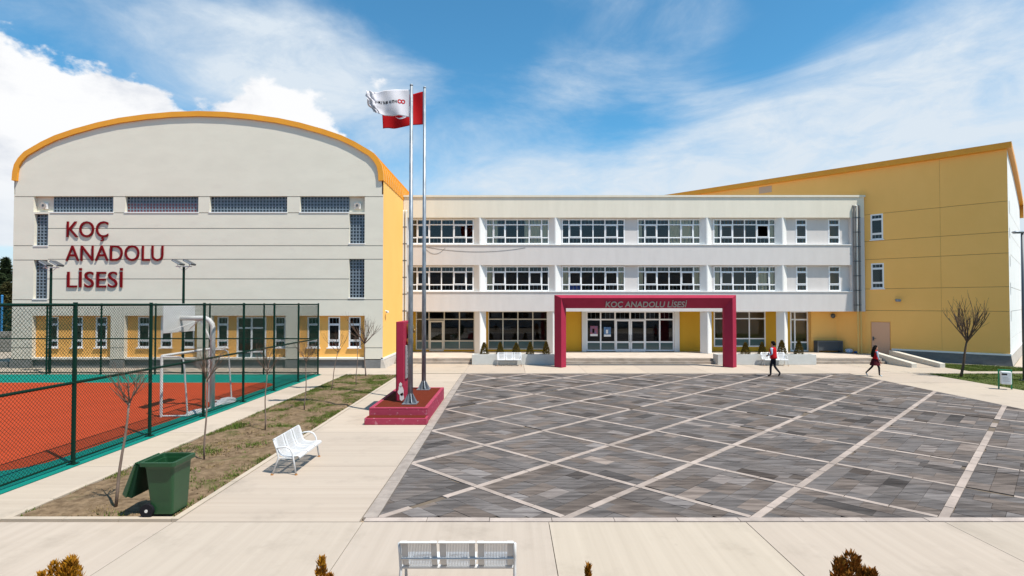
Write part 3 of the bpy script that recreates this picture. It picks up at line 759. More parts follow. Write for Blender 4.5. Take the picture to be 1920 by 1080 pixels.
curt = {(1,1):[(0,.10),(.13,.19),(.61,.70),(.71,1.0)],(1,3):[(0,.08),(.49,.68),(.70,.86),(.89,1.0)],(1,4):[(.02,.085),(.905,1.0)],(0,1):[(0,.095)],(0,2):[(.01,.10),(.9,1.0)],(0,3):[(.01,.09),(.90,.99)],(0,4):[(.01,.10),(.72,.85),(.9,1.0)]}
for fl,(za,zb_,w0,w1) in enumerate(storeys):
    hs = [(a,b,w0,w1,.12,None) for a,b in wx+sxw]
    mb = MB(); wall_holes(mb,WF,RXL,RXR,za-.05,zb_+.01,hs); mb.build('window_wall','spandrel_plaster',school)
    for k,(a,b) in enumerate(wx):
        op = ((4,1),) if (fl,k) == (1,4) else ()
        w,ub,zz = window(school,WF,a,b,w0,w1,[55,92,90,90,95,55],[46,92,40],d=.012,fr=.075,bars=(0,2),casement=((1,1),(4,1)),thick=.09,opened=op)
        for p,q in curt.get((fl,k),[]): curtain(w,WF,a+(b-a)*p,a+(b-a)*q,w0+.04,w1-.04,-.10)
        if (fl,k) == (0,2): MB().wbox(WF,a+.55,a+1.3,-.25,-.22,w0+.05,w0+.42).build('notice_board','blue_board',w)
    for k,(a,b) in enumerate(sxw): window(school,WF,a,b,w0,w1,[1],[46,92,40],d=.012,fr=.085,bars=(0,2),casement=((0,1),),thick=.09)
    for px in (899,1041,1326,1468):
        xc = sx(px,FY); MB().prism([(xc-.42,WY-.004),(xc-.02,FY+.002),(xc+.06,FY+.002),(xc+.42,WY-.004)],za-.002,zb_-.002).build('wedge_fin','white_plaster',school)
    # classrooms behind the glass
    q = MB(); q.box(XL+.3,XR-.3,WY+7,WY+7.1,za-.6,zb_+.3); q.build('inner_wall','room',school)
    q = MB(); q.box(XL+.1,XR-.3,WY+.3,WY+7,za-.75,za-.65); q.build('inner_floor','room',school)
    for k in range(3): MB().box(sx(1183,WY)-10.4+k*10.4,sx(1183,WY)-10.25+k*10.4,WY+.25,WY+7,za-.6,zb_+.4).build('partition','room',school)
q = MB(); q.box(XL+.1,XR-.1,FY+.36,FY+16,z_par1-.5,z_par1-.3); q.build('flat_roof','plinth_light',school)
q = MB(); q.box(XL+.01,XL+.2,FY+.45,FY+16,0,z_par1-.51); q.box(XR-.3,XR-.11,FY+2.0,FY+16,0,z_par1-.51); q.box(XL+.2,XR-.3,FY+15.8,FY+16,0,z_par1-.51); q.build('rear_wall','spandrel_plaster',school)
MB().box(XL,XR-.02,FY+.43,YG+.6,z_s1b+.01,z_s1b+.2).build('soffit','white_plaster',school)
# ground floor
def yx(px): return sx(px,YG)
ZT, ZB = z_s1b+.008, sz(655,YG)
open_ = [(780,890,sz(655.5,YG)),(915,1027,sz(655,YG)),(1090.5,1272,.30),(1338,1435,sz(650,YG)),(1481,1515,.31)]
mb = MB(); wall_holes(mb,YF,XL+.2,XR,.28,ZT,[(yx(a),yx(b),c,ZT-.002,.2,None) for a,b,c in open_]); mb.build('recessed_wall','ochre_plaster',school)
MB().box(yx(1515)+.02,XR,YG-.35,YG-.005,.30,ZT-.003).build('side_wall','yellow_plaster',school)
window(school,YF,yx(780),yx(890),ZB-.02,ZT-.005,[24,28,28,28],[15,37,14],d=.0,fr=.07,mat='pvc_cream',teal=(0,),name='shopfront_window')
window(school,YF,yx(805),yx(832),.32,sz(601,YG),[1],[18,37],d=.03,fr=.12,teal=(0,),name='glazed_door',mat='pvc_cream')
window(school,YF,yx(915),yx(1027),ZB,ZT-.005,[1,1,1,1],[15,37,14],d=.0,fr=.07,mat='pvc_cream',teal=(0,),name='shopfront_window')
e3a, e3b = yx(1098.5), yx(1263)
MB().wbox(YF,yx(1090.5)+.002,e3a,-.1,.22,.302,ZT-.004).build('entrance_jamb','white_plaster',school); MB().wbox(YF,e3b,yx(1272)-.002,-.1,.22,.302,ZT-.004).build('entrance_jamb','white_plaster',school)
ew,ub,zz = window(school,YF,e3a+.002,e3b-.002,.34,ZT-.006,[1,1,1.04,1.04,1,1],[16,40,15],d=.12,fr=.10,bars=(2,),teal=(0,),name='entrance_glazing')
for k in (2,3):
    q = MB(); a,b,c,e = ub[k]+.02,ub[k+1]-.02,.31,zz[2]-.02; f = .1
    q.wbox(YF,a,a+f,.125,.17,c,e); q.wbox(YF,b-f,b,.125,.17,c,e); q.wbox(YF,a+f,b-f,.125,.17,c,c+.18); q.wbox(YF,a+f,b-f,.125,.17,e-f,e); q.wbox(YF,a+f,b-f,.125,.17,zz[1]-.06,zz[1]+.06)
    dr = q.build('entrance_door','pvc_white',school)
    u = b-.06 if k == 2 else a+.06
    q = MB(); q.tube([YF(u,.19,1.0),YF(u,.22,1.05),YF(u,.22,1.45),YF(u,.19,1.5)],.015,6); q.build('handle','steel',dr)
window(school,YF,yx(1338),yx(1435),sz(650,YG),ZT-.005,[.6,.6,1,1],[15,37,14],d=.0,fr=.08,teal=(0,),name='shopfront_window')
window(school,YF,yx(1481),yx(1515),.31,ZT-.005,[.32,.9],[16,40,15],d=.0,fr=.1,teal=(0,),name='glazed_door')
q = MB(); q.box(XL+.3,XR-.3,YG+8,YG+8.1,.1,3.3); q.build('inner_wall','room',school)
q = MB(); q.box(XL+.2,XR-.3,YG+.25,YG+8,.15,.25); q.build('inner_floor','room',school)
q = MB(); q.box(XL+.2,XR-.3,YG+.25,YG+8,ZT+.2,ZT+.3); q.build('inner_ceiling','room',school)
for px in (900,1037,1327,1471):
    xc = sx(px,FY); MB().prism([(xc-.40,FY+.40),(xc-.02,FY+.03),(xc+.04,FY+.03),(xc+.40,FY+.40),(xc,FY+.75)],.302,z_s1b-.003).build('wedge_column','white_plaster',school)
# downpipes
for px, m in ((755.5,'pipe_white'),(760.5,'pipe_white')):
    xc = sx(px,FY-.08); q = MB(); q.tube([(xc,FY-.09,.3),(xc,FY-.09,sz(396,FY)),(xc,FY+.05,sz(394,FY))],.055,8)
    dp = q.build('downpipe',m,school)
    for k in range(8):
        z = .9+k*1.15; q = MB(); q.tube([(xc,FY-.09,z),(xc,FY-.09,z+.06)],.068,8); q.build('bracket','steel_dark',dp)
for px, m in ((1603,'pipe_dark'),(1608.2,'pipe_white'),(1613,'pipe_dark')):
    xc = sx(px,FY-.1); q = MB(); zt = sz(386,FY)
    q.tube([(xc,FY-.10,z_s1b if m == 'pipe_dark' and px < 1610 else z_s1b),(xc,FY-.10,zt),(xc,FY+.05,zt+.05)],.06,8); dp = q.build('downpipe',m,school)
    for k in range(7):
        z = 3.6+k*1.0; q = MB(); q.tube([(xc,FY-.10,z),(xc,FY-.10,z+.06)],.075,8); q.build('bracket','steel_dark',dp)
for px in (1608.2,1613.5):
    xc = sx(px,FY-.1); q = MB(); q.tube([(xc,FY-.10,.3),(xc,FY-.10,z_s1b+.0)],.065,8); q.build('downpipe','pipe_yellow',school)
for (xa,xb,sag,z0c) in ((800,985,.30,sz(463,FY)),(795,835,.45,sz(463,FY))):
    q = MB(); q.tube([(sx(xa+(xb-xa)*k/10,FY),FY-.012,z0c-sag*4*(k/10)*(1-k/10)-.05*(k/10)) for k in range(11)],.008,4); q.build('loose_cable','steel_dark',school)
# posters on the entrance glass
for px0,px1,py0,py1,m,lab in ((1106,1120,611,630,'poster_red','red and blue picture poster with white foot on entrance glass'),(1131.5,1144.5,613,631,'poster_blue','pale blue poster on entrance glass beside the red one')):
    t = thing('poster',lab,'poster',(yx(px0),YG-.13,sz(py1,YG)))
    q = MB(); q.wbox(YF,yx(px0),yx(px1),.125,.132,sz(py1,YG),sz(py0,YG)); q.build('sheet',m,t)
    q = MB(); q.wbox(YF,yx(px0)+.004,yx(px1)-.004,.1325,.135,sz(py1,YG)+.004,sz(py1-4,YG)); q.build('caption_band','white_paint',t)
    q = MB(); q.wbox(YF,yx(px0)+.15,yx(px0)+.3,.1325,.135,sz(py1-6,YG),sz(py0+5,YG)); q.build('figure','ink_black' if m == 'poster_red' else 'white_paint',t)
# globe lamp and low slatted cabinet under the overhang, sacks
xc = sx(1440,YG-.4); t = thing('wall_lamp','round dark bulkhead lamp high on the shaded yellow wall','lamp',(sx(1440,YG-.35),YG-.35,0)); 
lx = sx(1560,YG-.35); t.location = (lx,YG-.35,sz(592,YG))
q = MB(); q.ball((lx,YG-.46,sz(592,YG)),.17,.12,.17,14,8); q.build('globe','steel_dark',t,smooth=True)
q = MB(); q.tube([(lx,YG-.351,sz(592,YG)),(lx,YG-.42,sz(592,YG))],.13,14); q.build('backplate','white_paint',t)
cx0,cx1,cy = sx(1527,YG-.6),sx(1574,YG-.6),YG-.95
t = thing('slatted_cabinet','low dark grey slatted metal cabinet against the shaded yellow wall','cabinet',((cx0+cx1)/2,cy,.3))
q = MB(); q.box(cx0,cx1,cy,cy+.5,1.05,1.12); q.box(cx0,cx0+.08,cy,cy+.5,.30,1.049); q.box(cx1-.08,cx1,cy,cy+.5,.30,1.049); q.box(cx0+.08,cx1-.08,cy+.44,cy+.5,.4,1.049); q.build('frame','steel_dark',t)
for k in range(9): MB().box(cx0+.082,cx1-.082,cy+.03,cy+.06,.45+k*.066,.45+k*.066+.05).build('slat','slat_grey',t)
def sack(name,label,px,py,Y,w,h,m):
    o = MB(); c = Vector((sx(px,Y),Y,.3+h*.5)); rg = []
    rs = random.Random(px)
    for k in range(7):
        ph = -math.pi/2+math.pi*k/6; q_ = max(math.cos(ph),.05)**.6
        rg.append([c+Vector((w*q_*math.cos(2*math.pi*j/12)*rs.uniform(.85,1.1),.22*q_*math.sin(2*math.pi*j/12)*rs.uniform(.85,1.1),h*.5*math.sin(ph))) for j in range(12)])
    o.rings(rg); ob = o.build(name,m,smooth=True); tag(ob,label,'sack'); return ob
sack('cement_sack','pale blue and white sack slumped by the yellow downpipes',1591,660,38.2,.26,.30,'bag_white')
sack('plastic_bag','small bright blue bag lying beside the pale sack',1605,663,38.0,.17,.14,'bag_blue')

# ---------------- terrace, steps, planters, ramp
terr = struct_root('entrance_terrace')
MB().box(XL+.2,23.25,34.40,YG+.35,-.05,.296).build('deck','terrace',terr)
MB().box(23.25,24.9,36.05,YG+.35,-.05,.294).build('deck','terrace',terr)
for a,b in ((XL+.2,-2.42),(2.80,12.62),(18.78,23.2)):
    x = a
    while x < b-.05:
        e = min(x+1.21,b); MB().box(x+.004,e-.004,34.02,34.40,-.05,.15+rnd.uniform(-.003,.003)).build('step_stone','step_stone',terr); MB().box(x+.004,e-.004,34.33,34.75,.155,.305+rnd.uniform(-.002,.002)).build('step_stone','step_stone',terr); x += 1.21
# deck paving joints: thin tiles laid on the deck
yy = 34.76
while yy < 37.6:
    x = XL+.25
    while x < 23.2:
        MB().box(x+.006,min(x+1.21,23.24)-.006,yy+.006,min(yy+.95,37.7)-.006,.294,.306+rnd.uniform(-.002,.002)).build('deck_tile','terrace',terr); x += 1.21
    yy += .95
def planter(px0,px1,label):
    a,b = sx(px0,33.6),sx(px1,33.6); t = thing('planter',label,'planter',((a+b)/2,33.55,0)); h = .62
    q = MB(); q.box(a,b,33.5,33.62,0,h); q.box(a,b,34.2,34.31,0,h); q.box(a,a+.12,33.62,34.2,0,h); q.box(b-.12,b,33.62,34.2,0,h); bevel(q.build('box','planter',t),.012)
    q = MB(); q.box(a+.12,b-.12,33.62,34.2,.1,h-.06); q.build('soil','soil',t); return a,b
planter(885,1042,'long low grey planter box with five small conifers'); planter(1344,1528,'long low grey planter box with four small conifers')
def leaf_cone(mb, c, r, h, n, rs, size, sharp=1.0):
    for k in range(n):
        t = rs.random()**.8; rad = r*((1-t)**sharp)*(.35+.65*math.sin(min(1,t*6+.45)*math.pi/2)); a = rs.uniform(0,6.28); q = rad*math.sqrt(rs.uniform(.35,1.05))
        p = Vector(c)+Vector((q*math.cos(a),q*math.sin(a),t*h)); s = size*rs.uniform(.6,1.4)
        d = Vector((math.cos(a)*.5,math.sin(a)*.5,1)).normalized(); sd = Vector((rs.gauss(0,1),rs.gauss(0,1),rs.gauss(0,.6))).normalized()
        mb.poly([p-sd*s*.5,p+sd*s*.5,p+d*s*1.6+Vector((rs.gauss(0,.3),rs.gauss(0,.3),0))*s])
def small_conifer(px,Y,h,label,group,seed,mat='thuja_leaf'):
    x = sx(px,Y); t = thing('potted_conifer',label,'shrub',(x,Y,.56),group); rs = random.Random(seed)
    q = MB(); q.tube([(x,Y,.5),(x,Y,.56+h*.7)],[.025,.008],6); q.build('trunk','bark_dark',t)
    q = MB(); leaf_cone(q,(x,Y,.57),.27*rs.uniform(.9,1.1),h,1100,rs,.045,.62); q.build('crown',mat,t)
for k,(px,h) in enumerate(((908,.72),(938,.74),(968,.70),(994,.74),(1024,.78))): small_conifer(px,33.9,h,('small conifer in the five plant planter, farthest from the crimson gateway','small conifer in the five plant planter, fourth from the crimson gateway','middle small conifer of the five plant planter','small conifer in the five plant planter, second from the crimson gateway','small conifer in the five plant planter, right beside the crimson gateway')[k],'conifers in the five plant planter',k)
for k,(px,h) in enumerate(((1397,.72),(1428,.74),(1465,.86),(1497,.82))): small_conifer(px,33.9,h,('small conifer in the four plant planter, right beside the crimson gateway','small conifer in the four plant planter, second from the crimson gateway','pointed taller conifer in the four plant planter, third from the crimson gateway','conifer in the four plant planter, farthest from the crimson gateway')[k],'conifers in the four plant planter',20+k)
# relabel by what they stand beside
rampT = thing('access_ramp','concrete ramp between two sloping low walls beside the tan door','ramp',(24.2,32.2,0))
q = MB(); q.hexa([(23.62,32.25,-.05),(24.92,32.25,-.05),(24.92,36.04,-.05),(23.62,36.04,-.05),(23.62,32.25,.003),(24.92,32.25,.003),(24.92,36.04,.295),(23.62,36.04,.295)]); q.build('ramp_slope','concrete_y',rampT,tint=(.95,.94,.92))
q = MB(); q.hexa([(23.27,31.95,-.05),(23.6,31.95,-.05),(23.6,35.3,-.05),(23.27,35.3,-.05),(23.27,31.95,.25),(23.6,31.95,.25),(23.6,35.3,.62),(23.27,35.3,.62)]); bevel(q.build('parapet_wall','ramp_wall',rampT),.02)
q = MB(); q.hexa([(24.95,32.0,-.05),(25.28,32.0,-.05),(25.28,36.3,-.05),(24.95,36.3,-.05),(24.95,32.0,.25),(25.28,32.0,.25),(25.28,36.3,.66),(24.95,36.3,.66)]); bevel(q.build('parapet_wall','ramp_wall',rampT),.02)

# ================================================================== ENTRANCE PORTICO
por = thing('entrance_portico','crimson wedge-edged gateway frame with grey lettering before the entrance','portico',(7.93,32.3,0))
ax0,ax1,az = 2.60,13.27,4.23; rx0,rx1,rz_ = 2.95,12.91,4.05; ix0,ix1,iz = 3.27,12.55,3.45; yb_, yr_ = 32.3, 31.93
A = [(ax0,yb_,0),(ax0,yb_,az),(ax1,yb_,az),(ax1,yb_,0)]; Rr = [(rx0,yr_,0),(rx0,yr_,rz_),(rx1,yr_,rz_),(rx1,yr_,0)]; I = [(ix0,yb_,0),(ix0,yb_,iz),(ix1,yb_,iz),(ix1,yb_,0)]
def member(k, name):
    q = MB(); bk = .25
    a0,a1,r0,r1,i0,i1 = A[k],A[k+1],Rr[k],Rr[k+1],I[k],I[k+1]
    ab0,ab1,ib0,ib1 = [(p[0],p[1]+bk,p[2]) for p in (a0,a1,i0,i1)]
    q.quad(a0,r0,r1,a1); q.quad(r0,i0,i1,r1); q.quad(i0,ib0,ib1,i1); q.quad(ib0,ab0,ab1,ib1); q.quad(ab0,a0,a1,ab1)
    if k == 0: q.poly([a0,ab0,ib0,i0,r0])
    if k == 2: q.poly([a1,r1,i1,ib1,ab1])
    return q.build(name,'portico_pink',por)
member(0,'post'); beam = member(1,'beam'); member(2,'post')
up = (Vector((0,yr_,rz_))-Vector((0,yb_,iz))).normalized(); nrm = Vector((0,-up.z,up.y)); 
if nrm.y > 0: nrm = -nrm
bx = sx(1135,32.1); bc = Vector((0,yb_,iz))
letters('KOÇ ANADOLU LİSESİ',por,lambda u,v,w: Vector((bx+u,0,0))+Vector((0,bc.y,bc.z))+up*(.10+v)+nrm*(.012+w),sx(1288,32.1)-bx,.37,'portico_grey',.03,.015)

# ================================================================== AUDITORIUM
CX, CY = 29.62, 32.6
AF = Frame((CX,CY,0),(1,-1,0),(-1,-1,0)); EF = Frame((CX,CY,0),(1,1,0),(1,-1,0))
aud = thing('auditorium_building','tall windowless ochre yellow hall with orange roof edge set at an angle','building',(CX,CY,0))
def au(px):  # u on the angled wall for an image column
    k = (px-957)/F_PX; Y = (CX+CY)/(1+k); return (CY-Y)*math.sqrt(2)
def az_(px,py): k = (px-957)/F_PX; Y = (CX+CY)/(1+k); return H_CAM+(570-py)/F_PX*Y
AH = 13.05; hs = []
aw = [(au(1634),au(1657.5),az_(1645,449),az_(1645,401)),(au(1634),au(1658),az_(1645,541),az_(1645,493.5))]
for a,b,c,e in aw: hs.append((a,b,c,e,.1,None))
dr_ = (au(1632),au(1669),.30,az_(1650,603)); hs.append((*dr_,.05,2))
for z in (9.84,8.0,6.74,4.73,3.26):
    segs = [(-30,0)]
    for a,b,c,e in aw:
        if c-.03 < z < e+.03: segs = [(-30,a-.01),(b+.01,0)]
    for a,b in segs: hs.append((a,b,z-.016,z+.016,.025,1))
for a,b in ((0.75,3.26),(3.26,4.73),(4.73,6.74),(6.74,8.0),(8.0,9.84),(9.84,AH)):
    u = au(1765); hs.append((u-.006,u+.006,a+.02,b-.02,.02,1))
mb = MB(); wall_holes(mb,AF,-30,0,.2,AH,hs); mb.build('front_wall',['yellow_plaster','groove_yellow','yellow_plaster'],aud)
for a,b,c,e in aw:
    w,_,_ = window(aud,AF,a,b,c,e,[1],[13,36,12],d=.0,fr=.085,bars=(0,2),casement=((0,1),),sill=.06)
    q = MB(); q.wbox(AF,a-.3,b+.3,-1.6,-1.5,c-.3,e+.3); q.build('inner_wall','room',w)
q = MB(); q.wbox(AF,dr_[0]+.04,dr_[1]-.04,-.045,-.01,.305,dr_[3]-.04); dd = q.build('door','door_tan',aud)
q = MB(); q.tube([AF(dr_[0]+.14,.0,1.35),AF(dr_[0]+.14,.06,1.35),AF(dr_[0]+.3,.06,1.35)],.018,6); q.build('handle','steel_dark',dd)
q = MB(); q.wbox(AF,dr_[0]+.09,dr_[0]+.19,-.012,.004,1.22,1.48); q.build('lock_plate','steel_dark',dd)
q = MB(); q.wbox(AF,au(1425),au(1449),.004,.02,az_(1437,361),az_(1437,349)); q.build('wall_panel','panel_pink',aud)
# end wall with slot windows
def roofz(t): return 13.3-.055*t-.0045*t*t
q = MB(); ts = [0,1.5,3,4.5,6,7.5,9,10.5,12,14]
EH = 9.5; slot = []
for py0,py1 in ((400,376),(447,427),(500,480),(553,530),(603,583)):
    Yq = CY+.9; slot.append((1.0,1.5,H_CAM+(570-py0)/F_PX*Yq,H_CAM+(570-py1)/F_PX*Yq,.18,2))
egr = [(1.6,14,z-.016,z+.016,.025,1) for z in (9.3,8.0,6.74,4.73,3.26,1.6)]
wall_holes(q,EF,0,14,.2,10.2,[s for s in slot]+egr)
for k in range(len(ts)-1): q.quad(EF(ts[k],0,10.2),EF(ts[k+1],0,10.2),EF(ts[k+1],0,roofz(ts[k+1])-.1),EF(ts[k],0,roofz(ts[k])-.1))
q.build('end_wall',['white_plaster','groove','black'],aud)
q = MB(); q.quad(EF(14,0,0),EF(14,-30,0),EF(14,-30,12),EF(14,0,12)); q.quad(AF(-30,0,0),AF(-30,-14,0),AF(-30,-14,12.5),AF(-30,0,13)); q.build('rear_wall','white_plaster',aud)
q = MB(); t_ = .36; o1 = -.22
def rp(t, s, dz): return EF(t,0,roofz(t)+dz)+Vector((-1,1,0)).normalized()*s
for k in range(len(ts)-1):
    a,b = ts[k]-(.25 if k == 0 else 0),ts[k+1]
    q.quad(rp(a,o1,0),rp(b,o1,0),rp(b,30.3,0),rp(a,30.3,0)); q.quad(rp(a,30.3,-t_),rp(b,30.3,-t_),rp(b,o1,-t_),rp(a,o1,-t_)); q.quad(rp(a,o1,-t_),rp(b,o1,-t_),rp(b,o1,0),rp(a,o1,0))
a = -.25; q.quad(rp(a,o1,-t_),rp(a,o1,0),rp(a,30.3,0),rp(a,30.3,-t_)); a = 14; q.quad(rp(a,o1,0),rp(a,o1,-1.3),rp(a,30.3,-1.3),rp(a,30.3,0)); q.quad(rp(13.7,o1,-t_),rp(14,o1,-1.3),rp(14,o1,0),rp(13.7,o1,0))
q.build('roof','roof_orange',aud)
pz = .70; dL = au(1671)
q = MB(); q.hexa([AF(dL,.12,-.05),AF(.12,.12,-.05),AF(.12,-.3,-.05),AF(dL,-.3,-.05),AF(dL,.03,pz-.08),AF(.03,.03,pz-.08),AF(.03,-.3,pz-.08),AF(dL,-.3,pz-.08)]); q.build('plinth','plinth_grey',aud)
q = MB(); q.wbox(AF,dL,.04,-.2,.045,pz-.077,pz+.03); q.build('sill_strip','white_paint',aud)
q = MB(); q.hexa([EF(.0,.125,-.05),EF(14,.125,-.05),EF(14,-.2,-.05),EF(.0,-.2,-.05),EF(.0,.033,pz-.075),EF(14,.033,pz-.075),EF(14,-.2,pz-.075),EF(.0,-.2,pz-.075)]); q.build('plinth','plinth_light',aud)
q = MB(); q.wbox(EF,-.03,14,-.2,.048,pz-.07,pz+.035); q.build('sill_strip','white_paint',aud)
q = MB(); q.wbox(AF,dL,.6,.13,.5,-.06,.01); structure(q.build('plinth_pavement','concrete_x',tint=(1,1,1)))
q = MB(); q.wbox(EF,-.5,14,.14,1.2,-.06,.012); structure(q.build('plinth_pavement','concrete_x',tint=(1,1,1)))
t = thing('floodlight','small grey floodlight on a bracket high on the ochre wall above the tan door','floodlight',AF(au(1682),0,az_(1682,564)))
u = au(1680); z = az_(1682,563)
q = MB(); q.tube([AF(u,.0,z+.05),AF(u,.25,z+.02)],.03,6); q.build('bracket','steel_dark',t)
q = MB(); q.wbox(AF,u+.02,u+.30,.16,.34,z-.10,z+.08); bevel(q.build('head','steel',t),.03)
q = MB(); q.wbox(AF,u+.302,u+.312,.18,.32,z-.08,z+.06); q.build('lens','lamp_glass',t)

# ================================================================== COURT FENCE
fence = thing('court_fence','tall dark green chain link fence round the red and green court','fence',(-10.1,28.9,0))
FX, FBY, FH = -10.1, 28.9, 3.71
sideY = [28.9-2.69*k for k in range(8)]; backX = [FX-2.85*k for k in range(12)]
for k, y in enumerate(sideY):
    q = MB(); q.tube([(FX,y,.0),(FX,y,FH+.03)],.045,8); p_ = q.build('post','fence_green',fence)
    q = MB(); q.box(FX-.09,FX+.09,y-.09,y+.09,.005,.02); q.build('foot_plate','fence_green',p_)
for x in backX[1:]:
    q = MB(); q.tube([(x,FBY,.0),(x,FBY,FH+.03)],.045,8); q.build('post','fence_green',fence)
for k in range(len(sideY)-1):
    for z in (FH-.03,1.88,.10):
        q = MB(); q.tube([(FX,sideY[k]-.03,z),(FX,sideY[k+1]+.03,z)],.034 if z > .2 else .022,8); q.build('rail','fence_green',fence)
for k in range(len(backX)-1):
    for z in (FH-.03,1.88,.10):
        q = MB(); q.tube([(backX[k]-.03,FBY,z),(backX[k+1]+.03,FBY,z)],.034 if z > .2 else .022,8); q.build('rail','fence_green',fence)
def linkmesh(Lp, H, sp, r):
    """two crossing families of diagonal wires filling Lp x H"""
    q = MB(); c = -H
    def wire(a, b, off):
        d = Vector((b[0]-a[0],b[1]-a[1])).normalized(); n = Vector((-d.y,d.x))*r
        i = len(q.v)
        for p in (a,b):
            q.v += [Vector((p[0]+n.x,off,p[1]+n.y)),Vector((p[0]-n.x,off,p[1]-n.y)),Vector((p[0],off+r*1.7,p[1]))]
        for f in ((0,1,4,3),(1,2,5,4),(2,0,3,5)): q.f.append(tuple(i+j for j in f)); q.mi.append(0)
    while c < Lp:
        x0 = max(c,0); z0 = x0-c; x1 = min(c+H,Lp); z1 = x1-c
        if x1-x0 > .01: wire((x0,z0),(x1,z1),0); wire((Lp-x0,z0),(Lp-x1,z1),.003)
        c += sp
    return q
def panel_obj(me, loc, rz):
    o = link('mesh_panel', me, fence); o.location = Vector(loc)-Vector(fence.location); o.rotation_euler = (0,0,rz); return o
m1 = linkmesh(2.60,FH-.20,.088,.0038).mesh('mesh_panel','wire_green'); m2 = linkmesh(2.76,FH-.20,.088,.0036).mesh('mesh_panel_rear','wire_green')
for k in range(len(sideY)-1): panel_obj(m1,(FX,sideY[k+1]+.045,.12),R(90))
for k in range(len(backX)-1): panel_obj(m2,(backX[k+1]+.045,FBY,.12),0)

# court lights
def court_light(x, y, h, label):
    t = thing('court_light',label,'floodlight',(x,y,0),'floodlight masts behind the court')
    q = MB(); q.tube([(x,y,0),(x,y,h-.25)],[.075,.06],10); q.build('mast','fence_green',t)
    q = MB(); q.tube([(x-.42,y,h-.22),(x+.42,y,h-.22)],.03,6); q.tube([(x,y,h-.45),(x-.3,y,h-.22)],.016,6); q.tube([(x,y,h-.45),(x+.3,y,h-.22)],.016,6); q.build('crossbar','goal_white',t)
    for s in (-1,1):
        q = MB(); c = Vector((x+s*.30+.0,y,h)); a = R(28); e1 = Vector((math.cos(a),0,-math.sin(a))); e3 = Vector((math.sin(a),0,math.cos(a))); ey = Vector((0,1,0))
        P = lambda i,j,k: c+e1*i+ey*j+e3*k
        q.hexa([P(-.26,-.2,-.05),P(.26,-.2,-.05),P(.26,.2,-.05),P(-.26,.2,-.05),P(-.26,-.2,.05),P(.26,-.2,.05),P(.26,.2,.05),P(-.26,.2,.05)]); hd = q.build('lamp_head','steel_dark',t)
        q = MB(); q.quad(P(-.21,-.203,-.03),P(.21,-.203,-.03),P(.21,-.203,.035),P(-.21,-.203,.035)); q.build('lens','lamp_glass',hd)
        q = MB(); q.tube([c-e3*.05,Vector((x+s*.32,y,h-.22))],.02,6); q.build('yoke','goal_white',hd)
court_light(sx(95,29.25),29.25,sz(494,29.25),'dark green twin headed floodlight mast standing before the red letters')
court_light(sx(344,29.25),29.25,sz(492,29.25),'dark green twin headed floodlight mast behind the basketball backboard')

# basketball stand
bb = thing('basketball_stand','white gooseneck basketball post with square backboard inside the fence','basketball hoop',(-10.55,19.5,0))
bx_, by_ = -10.55, 19.5
q = MB(); pts = [(bx_,by_,0),(bx_,by_,2.75)]+[(bx_-.35+.35*math.cos(R(a)),by_,2.85+.35*math.sin(R(a))) for a in (0,25,50,75,90)]+[(-11.68,by_,3.2)]
q.tube(pts,.085,12); q.build('post','goal_white',bb,smooth=True)
q = MB(); q.tube([(bx_-.03,by_,2.35),(-11.0,by_,3.13)],.035,8); q.build('brace','goal_white',bb)
for s in (-1,1):
    q = MB(); q.tube([(-11.05,by_,3.12),(-11.70,by_+s*.55,2.78)],.018,6); q.build('stay','goal_white',bb)
q = MB(); q.box(-11.76,-11.71,by_-.92,by_+.92,2.70,3.72); bd = bevel(q.build('backboard','goal_white',bb),.01)
q = MB(); q.box(-11.709,-11.69,by_-.09,by_+.09,2.75,3.35); q.build('mounting_plate','goal_white',bd)
q = MB(); ring = [(-12.0+.225*math.cos(R(a)),by_+.225*math.sin(R(a)),2.95) for a in range(0,361,20)]; q.tube(ring,.012,6,cap=False); q.build('rim','rim_red',bb)
# goal
goal = thing('football_goal','white tubular goal frame standing sideways beside the fence','goal',(-11.4,19.4,0))
gX0,gX1,gYa,gYb,gHt = -11.4,-10.62,18.0,20.85,2.0
for y in (gYa,gYb):
    q = MB(); q.tube([(gX0,y,0),(gX0,y,gHt)],.045,8); q.build('post','goal_white',goal)
    q = MB(); q.tube([(gX0,y,gHt-.03),(gX1-.22,y+.02,gHt-.03),(gX1-.1,y+.03,gHt-.10),(gX1-.06,y+.03,gHt-.3),(gX1+.05,y+.06,.04)],.026,8); q.build('back_stay','goal_white',goal)
    q = MB(); q.tube([(gX0,y,.04),(gX1+.05,y+.06,.04)],.03,8); q.build('base_bar','goal_white',goal)
q = MB(); q.tube([(gX0,gYa,gHt),(gX0,gYb,gHt)],.045,8); q.build('crossbar','goal_white',goal)
q = MB(); q.tube([(gX1+.05,gYa+.06,.04),(gX1+.05,gYb+.06,.04)],.03,8); q.build('rear_bar','goal_white',goal)
def heap(label, pts, seed):
    q = MB(); rs = random.Random(seed); rg = []
    for k,(x,y,w,h) in enumerate(pts):
        ang = [R(180-180*j/8) for j in range(9)]
        rg.append([Vector((x+w*math.cos(a)*rs.uniform(.8,1.15),y+rs.uniform(-.03,.03),h*math.sin(a)*rs.uniform(.7,1.2)+.008)) for a in ang])
    q.rings(rg); o = q.build('net_bundle','net_white',smooth=False); return tag(o,label,'net','nets bundled behind the goal')
heap('crumpled white net lying by the goal foot closer to the wheeled bin',[(-10.72,18.2,.03,.03),(-10.7,18.4,.14,.10),(-10.66,18.65,.18,.13),(-10.63,18.9,.15,.10),(-10.6,19.15,.08,.06),(-10.6,19.3,.03,.02)],1)
